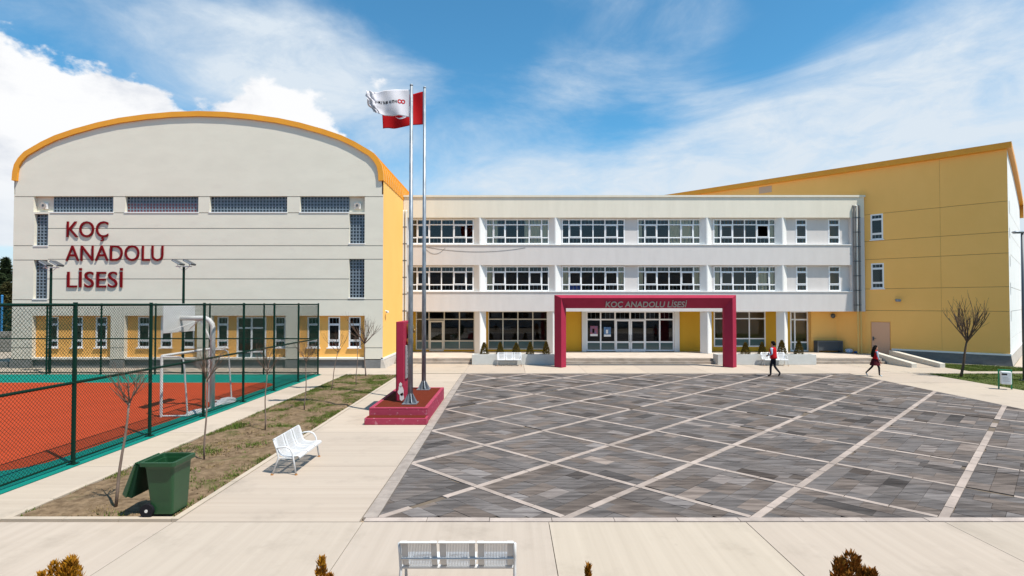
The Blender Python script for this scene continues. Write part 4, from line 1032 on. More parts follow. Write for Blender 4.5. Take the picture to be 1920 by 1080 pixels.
heap('crumpled white net lying by the goal foot closer to the sports hall',[(-10.74,19.95,.03,.03),(-10.72,20.15,.14,.10),(-10.68,20.4,.22,.18),(-10.64,20.7,.26,.24),(-10.62,20.95,.2,.16),(-10.62,21.15,.06,.04)],2)

# ================================================================== FLAG PODIUM, POLES, MEMORIAL
pod = thing('flag_podium','pink painted stepped podium with rust red topping under the flagpoles','podium',(-3.5,16.86,0))
pa,pb,pc,pd = -4.47,-2.56,16.86,21.5
q = MB(); q.box(pa,pb+.0,pc,17.25,.0,.21); bevel(q.build('step','podium_pink',pod),.015)
q = MB(); q.box(pa+.05,pb-.03,17.252,pd,0,.40); q.build('body','podium_pink',pod)
q = MB(); q.box(pa+.05,pb-.03,17.252,17.37,.402,.455); q.box(pb-.15,pb-.03,17.372,pd,.402,.452); q.box(pa+.05,pa+.17,17.372,pd,.402,.452); q.box(pa+.172,pb-.152,pd-.12,pd,.402,.452); bevel(q.build('rim','podium_pink',pod),.01)
q = MB(); q.box(pa+.172,pb-.152,17.372,pd-.122,.402,.444); q.build('topping','podium_red',pod)
q = MB(); q.box(pa+.06,pb-.06,16.9,17.248,.212,.222); q.build('step_topping','podium_red',pod)
def flagpole(x,y,h,label):
    t = thing('flagpole',label,'flagpole',(x,y,.444),'galvanised flagpoles on the podium')
    q = MB(); q.tube([(x,y,.45),(x,y,h*.4),(x,y,h-.05)],[.085,.075,.05],14); q.tube([(x,y,h-.05),(x,y,h)],[.058,.05],12); q.build('mast','steel',t,smooth=True)
    q = MB(); q.box(x-.24,x+.24,y-.24,y+.24,.446,.468); q.build('base_plate','steel',t)
    for k in range(8):
        a = R(45*k+22.5); c,s = math.cos(a),math.sin(a); n = Vector((-s,c,0))*.008
        p0,p1,p2,p3 = Vector((x+c*.08,y+s*.08,.47)),Vector((x+c*.23,y+s*.23,.47)),Vector((x+c*.22,y+s*.22,.51)),Vector((x+c*.08,y+s*.08,.78))
        q = MB(); q.hexa([p0-n,p1-n,p1+n,p0+n,p3-n,p2-n,p2+n,p3+n]); q.build('gusset','steel',t)
    q = MB(); q.box(x-.03,x+.03,y-.13,y-.08,1.75,1.95); q.build('halyard_cleat','steel_dark',t)
P1 = (-3.28,18.07); P2 = (-3.31,21.05)
flagpole(*P1,sz(155,18.07),'galvanised steel flagpole flying the white flag'); flagpole(*P2,sz(160,21.05),'galvanised steel flagpole flying the red flag')
def cloth(name,label,P,mat,nu=44,nv=26):
    q = MB()
    for i in range(nu+1):
        for j in range(nv+1): q.v.append(P(i/nu,j/nv))
    for i in range(nu):
        for j in range(nv): q.f.append((i*(nv+1)+j,(i+1)*(nv+1)+j,(i+1)*(nv+1)+j+1,i*(nv+1)+j+1)); q.mi.append(0)
    t = thing(name,label,'flag',P(0,1)); c = q.build('cloth',mat,t,smooth=True)
    m = c.modifiers.new('thick','SOLIDIFY'); m.thickness = .004; m.offset = 0
    return t
zt = sz(164,18.07)
def PW(s,t):
    w = 1.42*(1-.10*t-.22*max(0,t-.75)*2*s); x = P1[0]-.06-w*s
    z = zt-.02-.92*t*(1-.16*s) -.13*s+.02*math.sin(7*s)+.16*s*(1-t)*.2 + (.10*s*s*t)
    y = P1[1]+.05*math.sin(9*s+2.2*t+.5)*min(1,s*4)+.035*math.sin(19*s-6*t)*s+.06*math.sin(5*t+3*s)*s*s - .14*s
    if s > .82: y += .06*math.sin((s-.82)*60+t*14); x += .03*math.sin(t*17)
    return Vector((x,y,z))
fw = cloth('white_flag','white flag with small black and red print streaming from the shorter mast','' and None or PW,'flag_white')
def on_cloth(P,a,b,side=-1,off=.008):
    e = .01; p = P(a,b); du = P(min(1,a+e),b)-P(max(0,a-e),b); dv = P(a,min(1,b+e))-P(a,max(0,b-e)); n = du.cross(dv).normalized()
    if n.y*side < 0: n = -n
    return p+n*off
rs = random.Random(4); q = MB()
def patch(q,P,a0,a1,b0,b1,off=.008):
    for side in (-1,1): q.quad(on_cloth(P,a0,b0,side,off),on_cloth(P,a1,b0,side,off),on_cloth(P,a1,b1,side,off),on_cloth(P,a0,b1,side,off))
for a0,a1 in ((.30,.49),(.52,.64),(.67,.83)):
    a = a0
    while a < a1-.01:
        w = rs.choice((.012,.016)); hh = rs.uniform(.10,.14); patch(q,PW,a,a+w,.42,.42+hh)
        if rs.random() < .8: patch(q,PW,a+w,a+w+.016,.42+rs.choice((0,hh*.45,hh*.75)),.45+rs.choice((0,hh*.4,hh*.7)))
        a += w+.019
q.build('print','ink_black',fw)
q = MB()
for cx_ in (.155,.235):
    for k in range(14):
        a,b = R(360*k/14),R(360*(k+1)/14)
        for side in (-1,1): q.quad(*[on_cloth(PW,cx_+r*.052*math.cos(g_),.46+r*.085*math.sin(g_),side) for r,g_ in ((.5,a),(1,a),(1,b),(.5,b))])
q.build('emblem','ink_red',fw)
zt2 = sz(170,21.05)
def PR(s,t):
    w = 1.62*(1-.05*t); x = P2[0]-.06-w*s
    z = zt2-1.28*t*(1-.10*s)-.30*s+.07*s*s+.03*math.sin(6*s+1)-.10*max(0,s-.85)*4*t
    y = P2[1]+.07*math.sin(8*s+2*t)*min(1,s*4)+.03*math.sin(17*s-5*t)*s+.05*math.sin(4*t+3*s)*s
    return Vector((x,y,z))
fr_ = cloth('red_flag','red flag with white crescent streaming behind the white one','' and None or PR,'flag_red')
q = MB(); asp = 1.28/1.62
nseg = 36
for k in range(nseg):
    a,b = R(360*k/nseg),R(360*(k+1)/nseg)
    def crescent(an):   # outer circle r .25 at .33, inner r .2 shifted
        o_ = (.50+.25*math.cos(an)*asp,.5+.25*math.sin(an)); i_ = (.50+.05+.2*math.cos(an)*asp,.5+.2*math.sin(an)); return o_, i_
    o0,i0 = crescent(a); o1_,i1 = crescent(b)
    if abs((k+.5)*10-0) < 22 or abs((k+.5)*10-360) < 22: continue
    for side in (-1,1): q.quad(*[on_cloth(PR,*c_,side) for c_ in (i0,o0,o1_,i1)])
q.build('crescent','flag_white',fr_)
q = MB(); sc_ = (.77,.5)
tip = [(sc_[0]+r*asp*math.cos(R(180+36*k)),sc_[1]+r*math.sin(R(180+36*k))) for k in range(10) for r in ((.125 if k%2 == 0 else .048),)]
for k in range(10):
    for side in (-1,1): q.poly([on_cloth(PR,*c_,side) for c_ in (sc_,tip[k],tip[(k+1)%10])])
q.build('star','flag_white',fr_)
# memorial slab
mem = thing('memorial_wall','tall narrow crimson slab with bronze bust relief and grey plaque on podium','monument',(-3.73,19.2,.444))
mx0,mx1,my0,my1,mz1 = -3.86,-3.60,18.56,20.05,3.10
q = MB(); q.box(mx0,mx1,my0,my1,.444,mz1); bevel(q.build('slab','portico_pink',mem),.01)
q = MB(); rs = random.Random(9)
def flake(cx_,cz,r,n=11):
    return [(cx_+r*rs.uniform(.6,1.1)*math.cos(R(360*k/n))*.6,my0-.004,cz+r*rs.uniform(.7,1.1)*math.sin(R(360*k/n))) for k in range(n)]
q.poly(flake(-3.69,.78,.20)); q.poly(flake(-3.66,.58,.16)); q.poly(flake(-3.70,.98,.10)); q.build('flaked_patch','flaked_paint',mem)
q = MB(); q.box(mx1+.001,mx1+.05,my0+.22,my1-.2,1.15,2.28); bevel(q.build('plaque','plaque',mem),.01)
q = MB()
for k in range(7): q.box(mx1+.051,mx1+.056,my0+.35,my1-.33-.1*(k%3),1.30+k*.13,1.335+k*.13)
q.build('inscription_rule','plinth_grey',mem)
hc = Vector((mx1+.09,my0+.62,2.72)); bust = MB()
bust.rings([[hc+Vector((rx_*math.cos(R(30*j)),ry_*math.sin(R(30*j)),dz)) for j in range(12)] for dz,rx_,ry_ in ((-.40,.13,.26),(-.30,.13,.27),(-.22,.10,.17),(-.17,.08,.10),(-.10,.09,.11),(0,.15,.15),(.10,.17,.17),(.20,.16,.16),(.28,.10,.11),(.31,.02,.02))])
bust.ball(hc+Vector((.17,-.02,.04)),.035,.025,.06,8,5); bust.ball(hc+Vector((.03,-.17,.06)),.035,.03,.05,8,5); bust.ball(hc+Vector((.03,.17,.06)),.035,.03,.05,8,5)
bust.build('bust_relief','bronze',mem,smooth=True)

# ================================================================== BENCHES
def make_bench():
    t = thing('bench','-','bench')
    prof_ = [(-.292,.795),(-.287,.812),(-.272,.818),(-.258,.80),(-.22,.66),(-.175,.52),(-.14,.45),(-.08,.418),(.06,.408),(.20,.425),(.255,.425),(.285,.40),(.285,.37)]
    W = .44; pitch = .475
    def strip(q,x0,x1,pr,th=.006):
        for k in range(len(pr)-1):
            (ya,za),(yb,zb) = pr[k],pr[k+1]; d = Vector((yb-ya,zb-za)).normalized(); n = Vector((-d.y,d.x))*th/2
            q.hexa([(x0,ya-n.x,za-n.y),(x1,ya-n.x,za-n.y),(x1,yb-n.x,zb-n.y),(x0,yb-n.x,zb-n.y),(x0,ya+n.x,za+n.y),(x1,ya+n.x,za+n.y),(x1,yb+n.x,zb+n.y),(x0,yb+n.x,zb+n.y)])
    def resample(pr,n):
        ls = [0]
        for a,b in zip(pr,pr[1:]): ls.append(ls[-1]+math.hypot(b[0]-a[0],b[1]-a[1]))
        out = []
        for i in range(n+1):
            s = ls[-1]*i/n; k = max(j for j in range(len(ls)) if ls[j] <= s+1e-9); k = min(k,len(pr)-2); f = (s-ls[k])/(ls[k+1]-ls[k]); out.append((pr[k][0]+(pr[k+1][0]-pr[k][0])*f,pr[k][1]+(pr[k+1][1]-pr[k][1])*f))
        return out
    fine_ = resample(prof_,60)
    for s in (-1,0,1):
        xc = s*pitch; q = MB()
        strip(q,xc-W/2,xc-W/2+.075,prof_,.010); strip(q,xc+W/2-.075,xc+W/2,prof_,.010)
        strip(q,xc-W/2+.076,xc+W/2-.076,prof_[:2],.008); strip(q,xc-W/2+.076,xc+W/2-.076,prof_[-4:],.010)
        q.tube([(xc-W/2-.012,-.288,.805),(xc+W/2+.012,-.288,.805)],.013,8)
        sh = q.build('seat_shell','bench_white',t)
        q = MB(); n = 15; wI = W-.15
        for k in range(n):
            x0 = xc-wI/2+wI*k/n; strip(q,x0,x0+wI/n*.36,prof_[1:-3],.004)
        for k in range(3,54,1):
            (ya,za),(yb,zb) = fine_[k],fine_[k+1]; f = .26
            strip(q,xc-wI/2,xc+wI/2,[(ya,za-.001),(ya+(yb-ya)*f,za+(zb-za)*f-.001)],.004)
        q.build('perforated_sheet','bench_white',sh)
    q = MB(); q.tube([(-.72,-.05,.375),(.72,-.05,.375)],.028,8); q.tube([(-.70,-.205,.56),(.70,-.205,.56)],.014,6); q.build('support_beam','bench_white',t)
    for s in (-1,1):
        x = s*.715
        q = MB(); q.tube([(x,.22,.0),(x,.16,.36),(x,.14,.50),(x,.08,.60),(x,-.02,.645),(x,-.14,.63),(x,-.21,.60)],.019,8); q.build('front_leg','bench_white',t,smooth=True)
        q = MB(); q.tube([(x,-.30,.0),(x,-.16,.40),(x,-.21,.60),(x,-.27,.79)],.019,8); q.build('rear_leg','bench_white',t,smooth=True)
        q = MB(); q.tube([(x,-.16,.385),(x,.155,.385)],.014,6); q.build('side_bar','bench_white',t)
        for y in (.22,-.30):
            q = MB(); q.tube([(x,y,0),(x,y,.03)],[.034,.024],8); q.build('foot','rust',t)
    return t
b0 = make_bench()
spots = [((-4.86,12.68,0),R(-90),'white three seat metal bench on the path beside the earth bed'),((-.66,7.12,0),0,'white three seat metal bench seen from behind, facing the stone court'),
         ((sx(955,33.0),33.05,0),R(180),'white three seat metal bench in front of the five conifer planter'),((sx(1452,33.0),33.05,0),R(180),'white three seat metal bench in front of the four conifer planter, behind the boy')]
for k,(l_,rz,lab) in enumerate(spots):
    o = b0 if k == 0 else copy_tree(b0)
    o.location = l_; o.rotation_euler = (0,0,rz); o.scale = (1,1,.94); tag(o,lab,'bench','white courtyard benches')

# ================================================================== BINS
wb = thing('wheeled_bin','dark green wheeled refuse bin with its lid hanging open','bin',(-6.1,9.75,0))
def rect(x0,x1,y0,y1,z,r=.05):
    pts = []
    for cx_,cy_,a0 in ((x1-r,y0+r,-90),(x1-r,y1-r,0),(x0+r,y1-r,90),(x0+r,y0+r,180)):
        for k in range(4): a = R(a0+30*k); pts.append(Vector((cx_+r*math.cos(a),cy_+r*math.sin(a),z)))
    return pts
q = MB(); q.rings([rect(-6.27,-5.88,9.63,10.10,.045,.04),rect(-6.28,-5.87,9.62,10.11,.25,.04),rect(-6.33,-5.84,9.56,10.13,.84,.05),rect(-6.35,-5.82,9.54,10.14,.90,.05),rect(-6.31,-5.86,9.58,10.10,.90,.04),rect(-6.20,-5.95,9.72,10.06,.12,.03)]); q.build('body','bin_green',wb)
q = MB(); q.rings([rect(-6.40,-5.78,9.49,10.18,.90,.06),rect(-6.40,-5.78,9.49,10.18,.965,.06),rect(-6.345,-5.835,9.545,10.125,.967,.045),rect(-6.34,-5.84,9.55,10.12,.90,.045)],cap=False); q.build('rim','bin_green',wb)
for y in (9.60,10.16):
    q = MB(); q.tube([(-6.30,y-.03,.115),(-6.30,y+.03,.115)],.115,18); wl = q.build('wheel','rubber',wb)
    q = MB(); q.tube([(-6.30,y-.036,.115),(-6.30,y+.036,.115)],.028,10); q.build('hub','goal_white',wl)
q = MB(); q.tube([(-6.30,9.6,.115),(-6.30,10.16,.115)],.014,6); q.build('axle','steel_dark',wb)
q = MB(); q.tube([(-6.46,9.52,.95),(-6.46,10.15,.95)],.018,8)
for y in (9.56,9.75,9.93,10.11): q.tube([(-6.39,y,.93),(-6.46,y,.95)],.016,6)
q.build('handle','bin_green',wb)
L0,L1 = Vector((-6.47,0,.93)),Vector((-6.66,0,.35)); dl = (L1-L0).normalized(); nl = Vector((dl.z,0,-dl.x)); nl = -nl if nl.x > 0 else nl
def LP(s,y,n): p = L0+(L1-L0)*s+nl*n; return Vector((p.x,y,p.z))
q = MB(); q.hexa([LP(0,9.52,-.02),LP(0,10.15,-.02),LP(1,10.12,-.02),LP(1,9.55,-.02),LP(.0,9.53,.03),LP(.0,10.14,.03),LP(.97,10.08,.09),LP(.97,9.59,.09)]); bevel(q.build('lid','bin_green',wb),.015,2)
q = MB(); q.hexa([LP(.03,9.55,-.06),LP(.03,10.12,-.06),LP(.97,10.09,-.10),LP(.97,9.58,-.10),LP(.03,9.55,-.021),LP(.03,10.12,-.021),LP(.97,10.09,-.021),LP(.97,9.58,-.021)]); q.build('lid_underside','bin_dark',wb)
def litter_bin(x,y,label,rz=0,tilt=0):
    t = thing('litter_bin',label,'litter bin',(x,y,0),rz=rz)
    L = lambda q,n,m,p=t: link(n,q.mesh(n,m),p)
    for s in (-1,1):
        q = MB(); q.box(s*.21-.025,s*.21+.025,-.02,.03,0,.80); L(q,'leg','litter_green')
    q = MB(); q.box(-.235,.235,-.02,.03,.801,.85); L(q,'top_bar','litter_green')
    q = MB(); q.rings([[Vector((x_,y_,z)) for x_,y_ in ((-.17,-.30),(.17,-.30),(.18,-.03),(-.18,-.03))] for z in (.23,.78)]); bd_ = L(q,'bucket','litter_white'); bevel(bd_,.03,2)
    q = MB(); q.box(-.16,.02,-.308,-.295,.63,.70); L(q,'opening','black',bd_)
    q = MB()
    for k in range(4): q.box(-.13,.10-.05*(k%2),-.304,-.298,.36+k*.055,.374+k*.055)
    L(q,'printed_lines','litter_green' if False else 'plinth_light',bd_)
    t.rotation_euler = (tilt,0,rz); return t
litter_bin(21.55,24.0,'white litter bin on green legs at the lawn edge',R(-32))
litter_bin(sx(760,27.6),27.6,'white litter bin on green legs hidden behind the memorial',R(-70))
# street lamp
lx_,ly_ = sx(1917,26.6)+.05,26.6
t = thing('street_lamp','grey steel street lamp on the lawn by the white end wall','street lamp',(lx_,ly_,0))
q = MB(); q.tube([(lx_,ly_,0),(lx_,ly_,3.0),(lx_,ly_,sz(437,ly_))],[.085,.075,.055],12); q.build('mast','steel_dark',t,smooth=True)
q = MB(); q.box(lx_-.16,lx_+.16,ly_-.16,ly_+.16,0,.03); q.build('base_plate','steel_dark',t)
zz_ = sz(435,ly_)
q = MB(); q.rings([[Vector((lx_+dx_,ly_+w*math.cos(R(30*j)),zz_+hh*math.sin(R(30*j)))) for j in range(12)] for dx_,w,hh in ((.12,.05,.04),(.0,.11,.06),(-.35,.13,.06),(-.46,.08,.03))]); hd = q.build('lamp_head','steel',t,smooth=True)
q = MB(); q.box(lx_-.40,lx_-.12,ly_-.09,ly_+.09,zz_-.075,zz_-.055); q.build('diffuser','lamp_glass',hd)

# ================================================================== TREES AND SHRUBS
def grow(mb, p, d, ln, r, depth, rs, spread, upb):
    n = 4; pts = [Vector(p)]; dd = Vector(d)
    for k in range(n):
        dd = (dd+Vector((rs.gauss(0,.07),rs.gauss(0,.07),upb))).normalized(); pts.append(pts[-1]+dd*ln/n)
    mb.tube(pts,[r*(1-.55*k/n) for k in range(n+1)],5 if r > .008 else 3,cap=False)
    if depth <= 0: return
    for k in range(rs.choice((2,3,3))):
        i = rs.choice((1,2,3)); a = rs.uniform(0,6.28); perp = Vector((math.cos(a),math.sin(a),rs.uniform(-.1,.5)))
        nd_ = (dd*1.0+perp*spread).normalized(); grow(mb,pts[i],nd_,ln*rs.uniform(.5,.75),r*.5,depth-1,rs,spread,upb)
def sapling(x,y,zf,zt_,label,seed,r0=.028,limbs=7,lean=(0,0),spread=.55,mat='bark',group='bare saplings along the earth bed',wide=1.0):
    t = thing('bare_sapling',label,'tree',(x,y,0),group); rs = random.Random(seed)
    f = Vector((x+lean[0],y+lean[1],zf)); base = Vector((x,y,-.03)); pts = []
    for k in range(7):
        u = k/6; pts.append(base.lerp(f,u)+Vector((.03*math.sin(u*5+seed),.02*math.sin(u*4+seed*2),0))*min(1,(1-u)*3)*min(1,u*3))
    q = MB(); q.tube(pts,[r0*(1-.4*k/6) for k in range(7)],8); q.build('trunk',mat,t,smooth=True)
    q = MB(); h = zt_-zf
    for k in range(limbs):
        a = 6.28*k/limbs+rs.uniform(-.3,.3); sp = rs.uniform(.35,1.05)*wide
        d = Vector((math.cos(a)*sp,math.sin(a)*sp,1)).normalized(); grow(q,f-Vector((0,0,rs.uniform(0,.12))),d,h*rs.uniform(.6,.95),r0*.5,2,rs,spread,.07)
    q.build('crown','twig' if mat == 'bark' else mat,t)
sapling(-7.19,10.08,1.95,2.62,'bare sapling beside the open wheeled bin',3,.028,8,(.22,0),.75)
sapling(-7.26,13.1,1.95,2.75,'bare sapling between the wheeled bin and the white bench',5,.024,8,(.03,0),.8)
sapling(-7.2,16.2,1.75,2.65,'bare sapling standing level with the front of the pink podium',8,.022,7,(.05,0),.6)
sapling(-7.2,19.25,1.75,2.6,'bare sapling level with the memorial slab',12,.022,7,(.06,0),.6)
sapling(-7.62,23.4,1.75,2.75,'thin forked bare sapling beyond the podium, leaning towards the school',14,.021,5,(.30,0),.5)
sapling(-7.0,25.0,1.75,2.5,'thin bare sapling with a small tight tuft of twigs',17,.021,5,(.05,0),.45)
sapling(-7.32,27.9,1.75,3.15,'bare sapling with the widest brush of twigs at the hall corner',21,.036,13,(-.08,0),.5,wide=1.35)
sapling(22.9,28.0,1.85,3.75,'lone bare tree with rounded crown on the lawn before the ochre hall',31,.065,13,(.34,0),.5,'bark_dark',None,1.0)
def gold_shrub(px,py,w,label,seed,mat,Y=5.7):
    x = sx(px,Y); top = sz(py,Y); t = thing('golden_shrub',label,'shrub',(x,Y,0)); rs = random.Random(seed)
    q = MB(); q.tube([(x,Y,0),(x,Y,top*.8)],[.025,.008],6); q.build('stem','bark_dark',t)
    q = MB(); lobes = [(0,0,1.0,w)]+[(rs.uniform(-.8,.8)*w,rs.uniform(-.8,.8)*w,rs.uniform(.80,.97),w*rs.uniform(.4,.65)) for _ in range(7 if w > .1 else 1)]
    for dx_,dy_,th,ww in lobes: leaf_cone(q,(x+dx_,Y+dy_,.12),ww,top*th-.12,900,rs,.028,.42)
    q.build('foliage',mat,t)
gold_shrub(137,1046,.22,'bright golden conifer shrub with a broad top',1,'gold_leaf'); gold_shrub(606,1043,.10,'golden brown conifer shrub with a double tip left of the bench back',2,'gold_leaf')
gold_shrub(1102,1054,.035,'single thin golden twig right of the bench back',3,'gold_leaf'); gold_shrub(1590,1034,.21,'rusty brown conifer shrub with an uneven tip',4,'rusty_leaf')
structure(ground_patch('shrub_bed',-12,14,4.6,6.18,40,6,'dirt',.02,-.03))

# ================================================================== FAR LEFT
def conifer(x,y,h,r,label,seed,mat):
    t = thing('conifer_tree',label,'tree',(x,y,0)); rs = random.Random(seed)
    q = MB(); q.tube([(x,y,0),(x,y,h*.95)],[.22,.03],8); q.build('trunk','bark_dark',t)
    q = MB()
    for k in range(46):
        u = .10+.9*k/46; rad = r*(1-u)**.75+.1; nb = 9
        for b in range(nb):
            a = rs.uniform(0,6.28); L_ = rad*rs.uniform(.6,1.15); 
            for s in range(9):
                f_ = (s+1)/9; p = Vector((x+math.cos(a)*L_*f_,y+math.sin(a)*L_*f_,h*u-L_*.25*f_+rs.gauss(0,.08)))
                for z_ in range(2):
                    d = Vector((rs.gauss(0,1),rs.gauss(0,1),rs.gauss(.2,.6))).normalized(); e = Vector((rs.gauss(0,1),rs.gauss(0,1),rs.gauss(0,1))).normalized(); q.poly([p-e*.10,p+e*.10,p+d*.38])
    q.build('crown',mat,t)
conifer(sx(10,56),56,sz(484,56),2.1,'dark pointed conifer rising beyond the sports hall corner',1,'pine_leaf')
conifer(sx(15,50),50,sz(532,50),1.9,'lower olive conifer in front of the dark pointed one',2,'olive_leaf')
q = MB()
for i in range(30):
    for j in range(8):
        def hp(i_,j_): 
            x = -95+i_*2.1; y = 46+j_*3; return Vector((x,y,-.06+.47*j_*(.9+.15*math.sin(x*.7)) if j_ else .9))
        q.quad(hp(i,j),hp(i+1,j),hp(i+1,j+1),hp(i,j+1))
structure(q.build('earth_bank','earth',smooth=True))
rw = thing('retaining_wall','rough grey stone retaining wall seen through the fence beyond the hall','wall',(-40,42,0))
rs = random.Random(6)
for row in range(4):
    x = -60.0+.3*row
    while x < -31:
        w = rs.uniform(.6,1.2); MB().box(x+.015,x+w-.015,42+rs.uniform(-.03,.03),42.5,.0+row*.4+.01,.4+row*.4-.01).build('stone','stone_wall',rw); x += w
lw = thing('low_wall','low dark grey wall continuing the plinth of the hall','wall',(-34,32.3,0))
x = -48.0
while x < xl-.2:
    MB().hexa([(x+.005,32.2,-.05),(min(x+1.6,xl-.1)-.005,32.2,-.05),(min(x+1.6,xl-.1)-.005,32.5,-.05),(x+.005,32.5,-.05),(x+.005,32.24,.30),(min(x+1.6,xl-.1)-.005,32.24,.30),(min(x+1.6,xl-.1)-.005,32.5,.30),(x+.005,32.5,.30)]).build('block','plinth_grey',lw); x += 1.6
q = MB(); q.box(-60,xl-.3,33.2,41.8,-.06,.05); structure(q.build('far_path','concrete_x',tint=(1,1,1)))
bp_x = sx(4,48); t = thing('blue_post','slim bright blue post in front of the conifers','post',(bp_x,48,0)); q = MB(); q.tube([(bp_x,48,0),(bp_x,48,sz(555,48))],.075,8); q.build('shaft','sign_blue',t); q = MB(); q.ball((bp_x,48,sz(555,48)),.1,.1,.1,8,5); q.build('cap','sign_blue',t)

# ================================================================== PEOPLE
def skin_mesh(joints, edges, root):
    names = list(joints); me = bpy.data.meshes.new('sk'); me.from_pydata([joints[n][:3] for n in names],[(names.index(a),names.index(b)) for a,b in edges],[])
    o = bpy.data.objects.new('sk',me); C.objects.link(o); md = o.modifiers.new('s','SKIN'); md.use_smooth_shade = True
    for i,n in enumerate(names):
        r = joints[n][3]; d = me.skin_vertices[0].data[i]; d.radius = r if isinstance(r,tuple) else (r,r); d.use_root = (n == root)
    sb = o.modifiers.new('u','SUBSURF'); sb.levels = 2; sb.render_levels = 2
    out = bpy.data.meshes.new_from_object(o.evaluated_get(bpy.context.evaluated_depsgraph_get())); bpy.data.objects.remove(o); return out
def hand(w, d, s, k):
    """five finger chains from wrist w along d; s lateral axis"""
    js, es = {}, []
    w, d, s = Vector(w), Vector(d).normalized(), Vector(s).normalized(); c = d.cross(s)
    js['w'+k] = (*w,.026); p = w+d*.05; js['p'+k] = (*p,(.034,.02)); es.append(('w'+k,'p'+k))
    for i,(o_,ln) in enumerate(((-.028,.062),(-.010,.074),(.010,.070),(.027,.055))):
        a = p+d*.035+s*o_; b = a+d*ln*.55+c*.008; e = b+d*ln*.45+c*.022
        js['a%d'%i+k] = (*a,.010); js['b%d'%i+k] = (*b,.009); js['e%d'%i+k] = (*e,.007); es += [('p'+k,'a%d'%i+k),('a%d'%i+k,'b%d'%i+k),('b%d'%i+k,'e%d'%i+k)]
    a = p-s*.036; b = a-s*.02+d*.03; js['t0'+k] = (*a,.011); js['t1'+k] = (*b,.009); es += [('p'+k,'t0'+k),('t0'+k,'t1'+k)]
    return js, es
def person(label, loc, rz, scale, J, colours, kids):
    E = [('pel','bel'),('bel','che'),('che','nek'),('nek','jaw'),('jaw','hed'),('hed','top'),('jaw','nos')]
    for s in 'LR': E += [('che','sh'+s),('sh'+s,'el'+s),('el'+s,'wr'+s),('pel','hp'+s),('hp'+s,'kn'+s),('kn'+s,'an'+s),('an'+s,'to'+s)]
    for s,lat in (('L',1),('R',-1)):
        w = Vector(J['wr'+s][:3]); d = (w-Vector(J['el'+s][:3])).normalized(); lt = Vector((1,0,0)) if abs(d.x) < .7 else Vector((0,0,1)); js,es = hand(w+d*.01,d,lt,s); J.update(js); E += es; E.append(('wr'+s,'w'+s))
    me = skin_mesh(J,E,'pel'); me.name = 'person'
    for m in colours[0]: me.materials.append(M[m])
    for p in me.polygons: p.material_index = colours[1](p.center); p.use_smooth = True
    o = link('person',me); tag(o,label,'person'); o.location = loc; o.rotation_euler = (0,0,rz); o.scale = (scale,)*3
    for n,q,m in kids: link(n,q.mesh(n,m,smooth=True),o)
    return o
def torso_rings(lst): return [[Vector((cx_+rx_*math.cos(R(22.5*j)),cy_+ry_*math.sin(R(22.5*j)),z)) for j in range(16)] for z,cx_,cy_,rx_,ry_ in lst]
def face(q, c):
    for s in (-1,1): q.ball((c[0]+.092,c[1]+s*.034,c[2]+.01),.010,.014,.008,6,4)
# boy: facing +x locally
Jb = dict(pel=(0,0,.93,(.13,.10)),bel=(.01,0,1.08,(.125,.09)),che=(.02,0,1.30,(.155,.10)),nek=(.02,0,1.46,.052),jaw=(.045,0,1.54,.070),hed=(.03,0,1.62,(.082,.092)),top=(.02,0,1.70,.06),nos=(.125,0,1.57,.014),
  shL=(.02,.19,1.41,.062),elL=(-.03,.23,1.13,.045),wrL=(.17,.17,1.06,.030),shR=(.02,-.19,1.41,.062),elR=(-.02,-.24,1.13,.045),wrR=(.18,-.15,1.08,.030),
  hpL=(0,.095,.87,.088),knL=(.10,.10,.49,.062),anL=(.10,.10,.09,.045),toL=(.25,.11,.035,.036),hpR=(0,-.095,.87,.088),knR=(-.02,-.10,.49,.062),anR=(-.27,-.10,.20,.045),toR=(-.19,-.10,.05,.036))
def boy_c(c):
    if c.z > 1.47 or (abs(c.y) < .40 and c.x > .165 and 1.0 < c.z < 1.3 and abs(c.y) > .06): return 0
    if c.z > .96: return 1
    if c.z < .10 or (c.x < -.2 and c.z < .14): return 3
    return 2
vest = MB(); vest.rings(torso_rings([(.90,0,0,.155,.185),(.98,.0,0,.155,.188),(1.10,.01,0,.150,.182),(1.25,.02,0,.158,.195),(1.36,.02,0,.150,.200),(1.43,.02,0,.115,.155),(1.485,.02,0,.070,.085)]))
hair = MB(); hair.rings(torso_rings([(1.55,-.055,0,.05,.075),(1.60,-.03,0,.085,.094),(1.66,-.005,0,.105,.100),(1.72,.015,0,.095,.088),(1.755,.015,0,.06,.055),(1.765,.015,0,.01,.01)]))
ears = MB(); [ears.ball((.025,s*.098,1.60),.022,.012,.032,8,5) for s in (-1,1)]
eyes = MB(); face(eyes,(.03,0,1.61))
coll = MB(); coll.rings(torso_rings([(1.455,.02,0,.075,.09),(1.50,.02,0,.066,.072)]),cap=False)
phone = MB(); phone.box(.235,.25,-.06,.07,1.04,1.17)
person('boy in red vest and black trousers walking, reading something in his hands',(13.38,28.0,0),R(132),1.03,Jb,(['skin','shirt','trousers','shoe_dark'],boy_c),[('vest',vest,'vest_red'),('hair',hair,'hair'),('ear',ears,'skin'),('eye',eyes,'black'),('collar',coll,'shirt')])
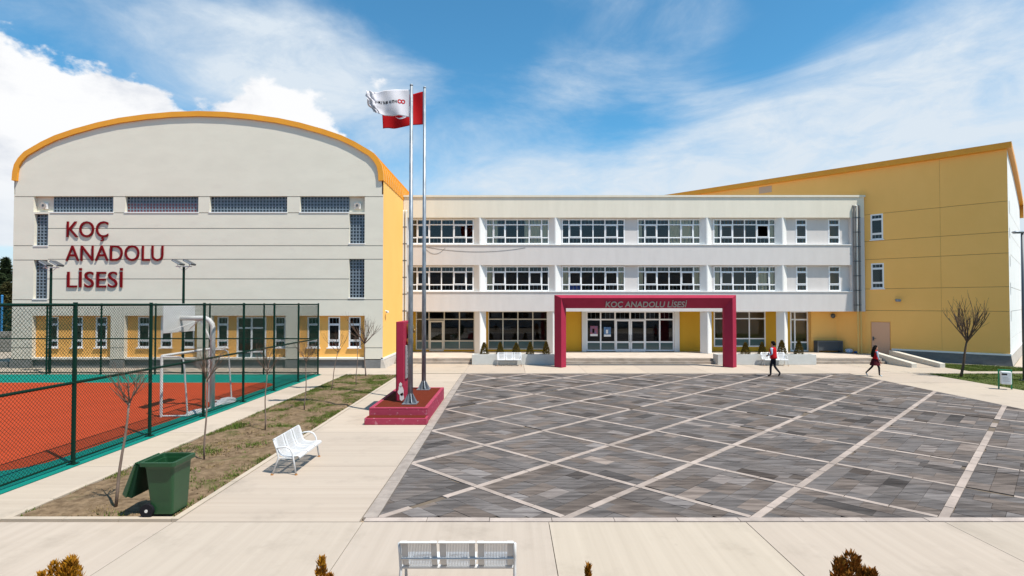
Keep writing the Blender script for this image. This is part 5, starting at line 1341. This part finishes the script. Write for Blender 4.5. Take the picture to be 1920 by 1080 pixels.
Jg = dict(pel=(0,0,.93,(.12,.10)),bel=(.01,0,1.08,(.10,.08)),che=(.03,0,1.27,(.13,.09)),nek=(.03,0,1.42,.045),jaw=(.06,0,1.50,.064),hed=(.045,0,1.575,(.078,.086)),top=(.035,0,1.65,.058),nos=(.138,0,1.53,.013),
  shL=(.03,.16,1.36,.052),elL=(-.02,.21,1.10,.038),wrL=(.10,.22,.87,.025),shR=(.03,-.16,1.36,.052),elR=(.04,-.21,1.09,.038),wrR=(.15,-.20,.86,.025),
  hpL=(0,.085,.87,.085),knL=(-.12,.09,.52,.056),anL=(-.44,.09,.20,.036),toL=(-.36,.09,.05,.032),hpR=(0,-.085,.87,.085),knR=(.15,-.09,.50,.056),anR=(.16,-.09,.09,.036),toR=(.30,-.10,.035,.032))
def girl_c(c):
    if c.z > 1.43 or (c.z < .90 and c.z > .66 and abs(c.y) > .165): return 0
    if c.z > .95: return 1
    if c.z < .085 or (c.x < -.37 and c.z < .15): return 3
    return 2
vest = MB(); vest.rings(torso_rings([(.92,0,0,.135,.160),(1.00,.0,0,.120,.145),(1.12,.01,0,.118,.142),(1.25,.03,0,.132,.162),(1.33,.03,0,.125,.166),(1.39,.03,0,.095,.125),(1.44,.03,0,.060,.070)]))
skirt = MB(); rg = []
for z,rx_,ry_ in ((.98,.125,.15),(.90,.155,.175),(.78,.195,.205),(.62,.245,.235)):
    rg.append([Vector((-.01+(rx_+.015*math.cos(j*math.pi))*math.cos(R(15*j)),(ry_+.015*math.cos(j*math.pi))*math.sin(R(15*j)),z)) for j in range(24)])
skirt.rings(rg,cap=False)
hair = MB(); hair.rings(torso_rings([(1.05,-.15,0,.03,.06),(1.15,-.145,0,.065,.10),(1.28,-.12,.01,.075,.12),(1.40,-.085,0,.08,.12),(1.50,-.055,0,.085,.105),(1.57,-.02,0,.098,.102),(1.64,.01,0,.098,.095),(1.69,.025,0,.075,.07),(1.72,.025,0,.02,.02)]))
ears = MB(); [ears.ball((.045,s*.09,1.55),.02,.012,.03,8,5) for s in (-1,1)]
eyes = MB(); face(eyes,(.042,0,1.565))
person('girl with long dark hair in red vest and plaid skirt walking towards the lawn',(18.62,28.1,0),R(-8),.93,Jg,(['skin','shirt','trousers','shoe_light'],girl_c),[('vest',vest,'vest_red'),('skirt',skirt,'skirt'),('hair',hair,'hair'),('eye',eyes,'black')])
book = phone.build('notebook','shirt'); 
bm_ = Matrix.Translation((13.38,28.0,0))@Matrix.Rotation(R(132),4,'Z')@Matrix.Scale(1.03,4); book.data.transform(Matrix.Translation(-Vector((.24,0,1.1)))); book.location = bm_@Vector((.24,0,1.1)); book.rotation_euler = (0,0,R(132)); tag(book,'small pale notebook held in the hands of the boy','notebook')

# ================================================================== WING OPPOSITE (behind the viewpoint, mirrored in the lower windows)
op_ = thing('opposite_wing','plain two storey grey school wing facing the courtyard from the south','building',(0,-9,0))
OF = Frame((0,-9,0),(-1,0,0),(0,1,0)); hs = []
for k in range(9):
    for z in (1.0,4.6): hs.append((-27+k*6,-27+k*6+4.2,z,z+1.8,.2,None))
q = MB(); wall_holes(q,OF,-30,30,0,8.2,hs); q.build('front_wall','spandrel_plaster',op_)
for h in hs: window(op_,OF,h[0],h[1],h[2],h[3],[1,1,1,1],[1,2,.8],d=-.1)
q = MB(); q.box(-30,30,-20,-9.01,8.2,8.5); q.box(-30,30,-20,-19.8,0,8.2); q.box(-30,-29.8,-19.8,-9.01,0,8.2); q.box(29.8,30,-19.8,-9.01,0,8.2); q.build('shell','plinth_light',op_)
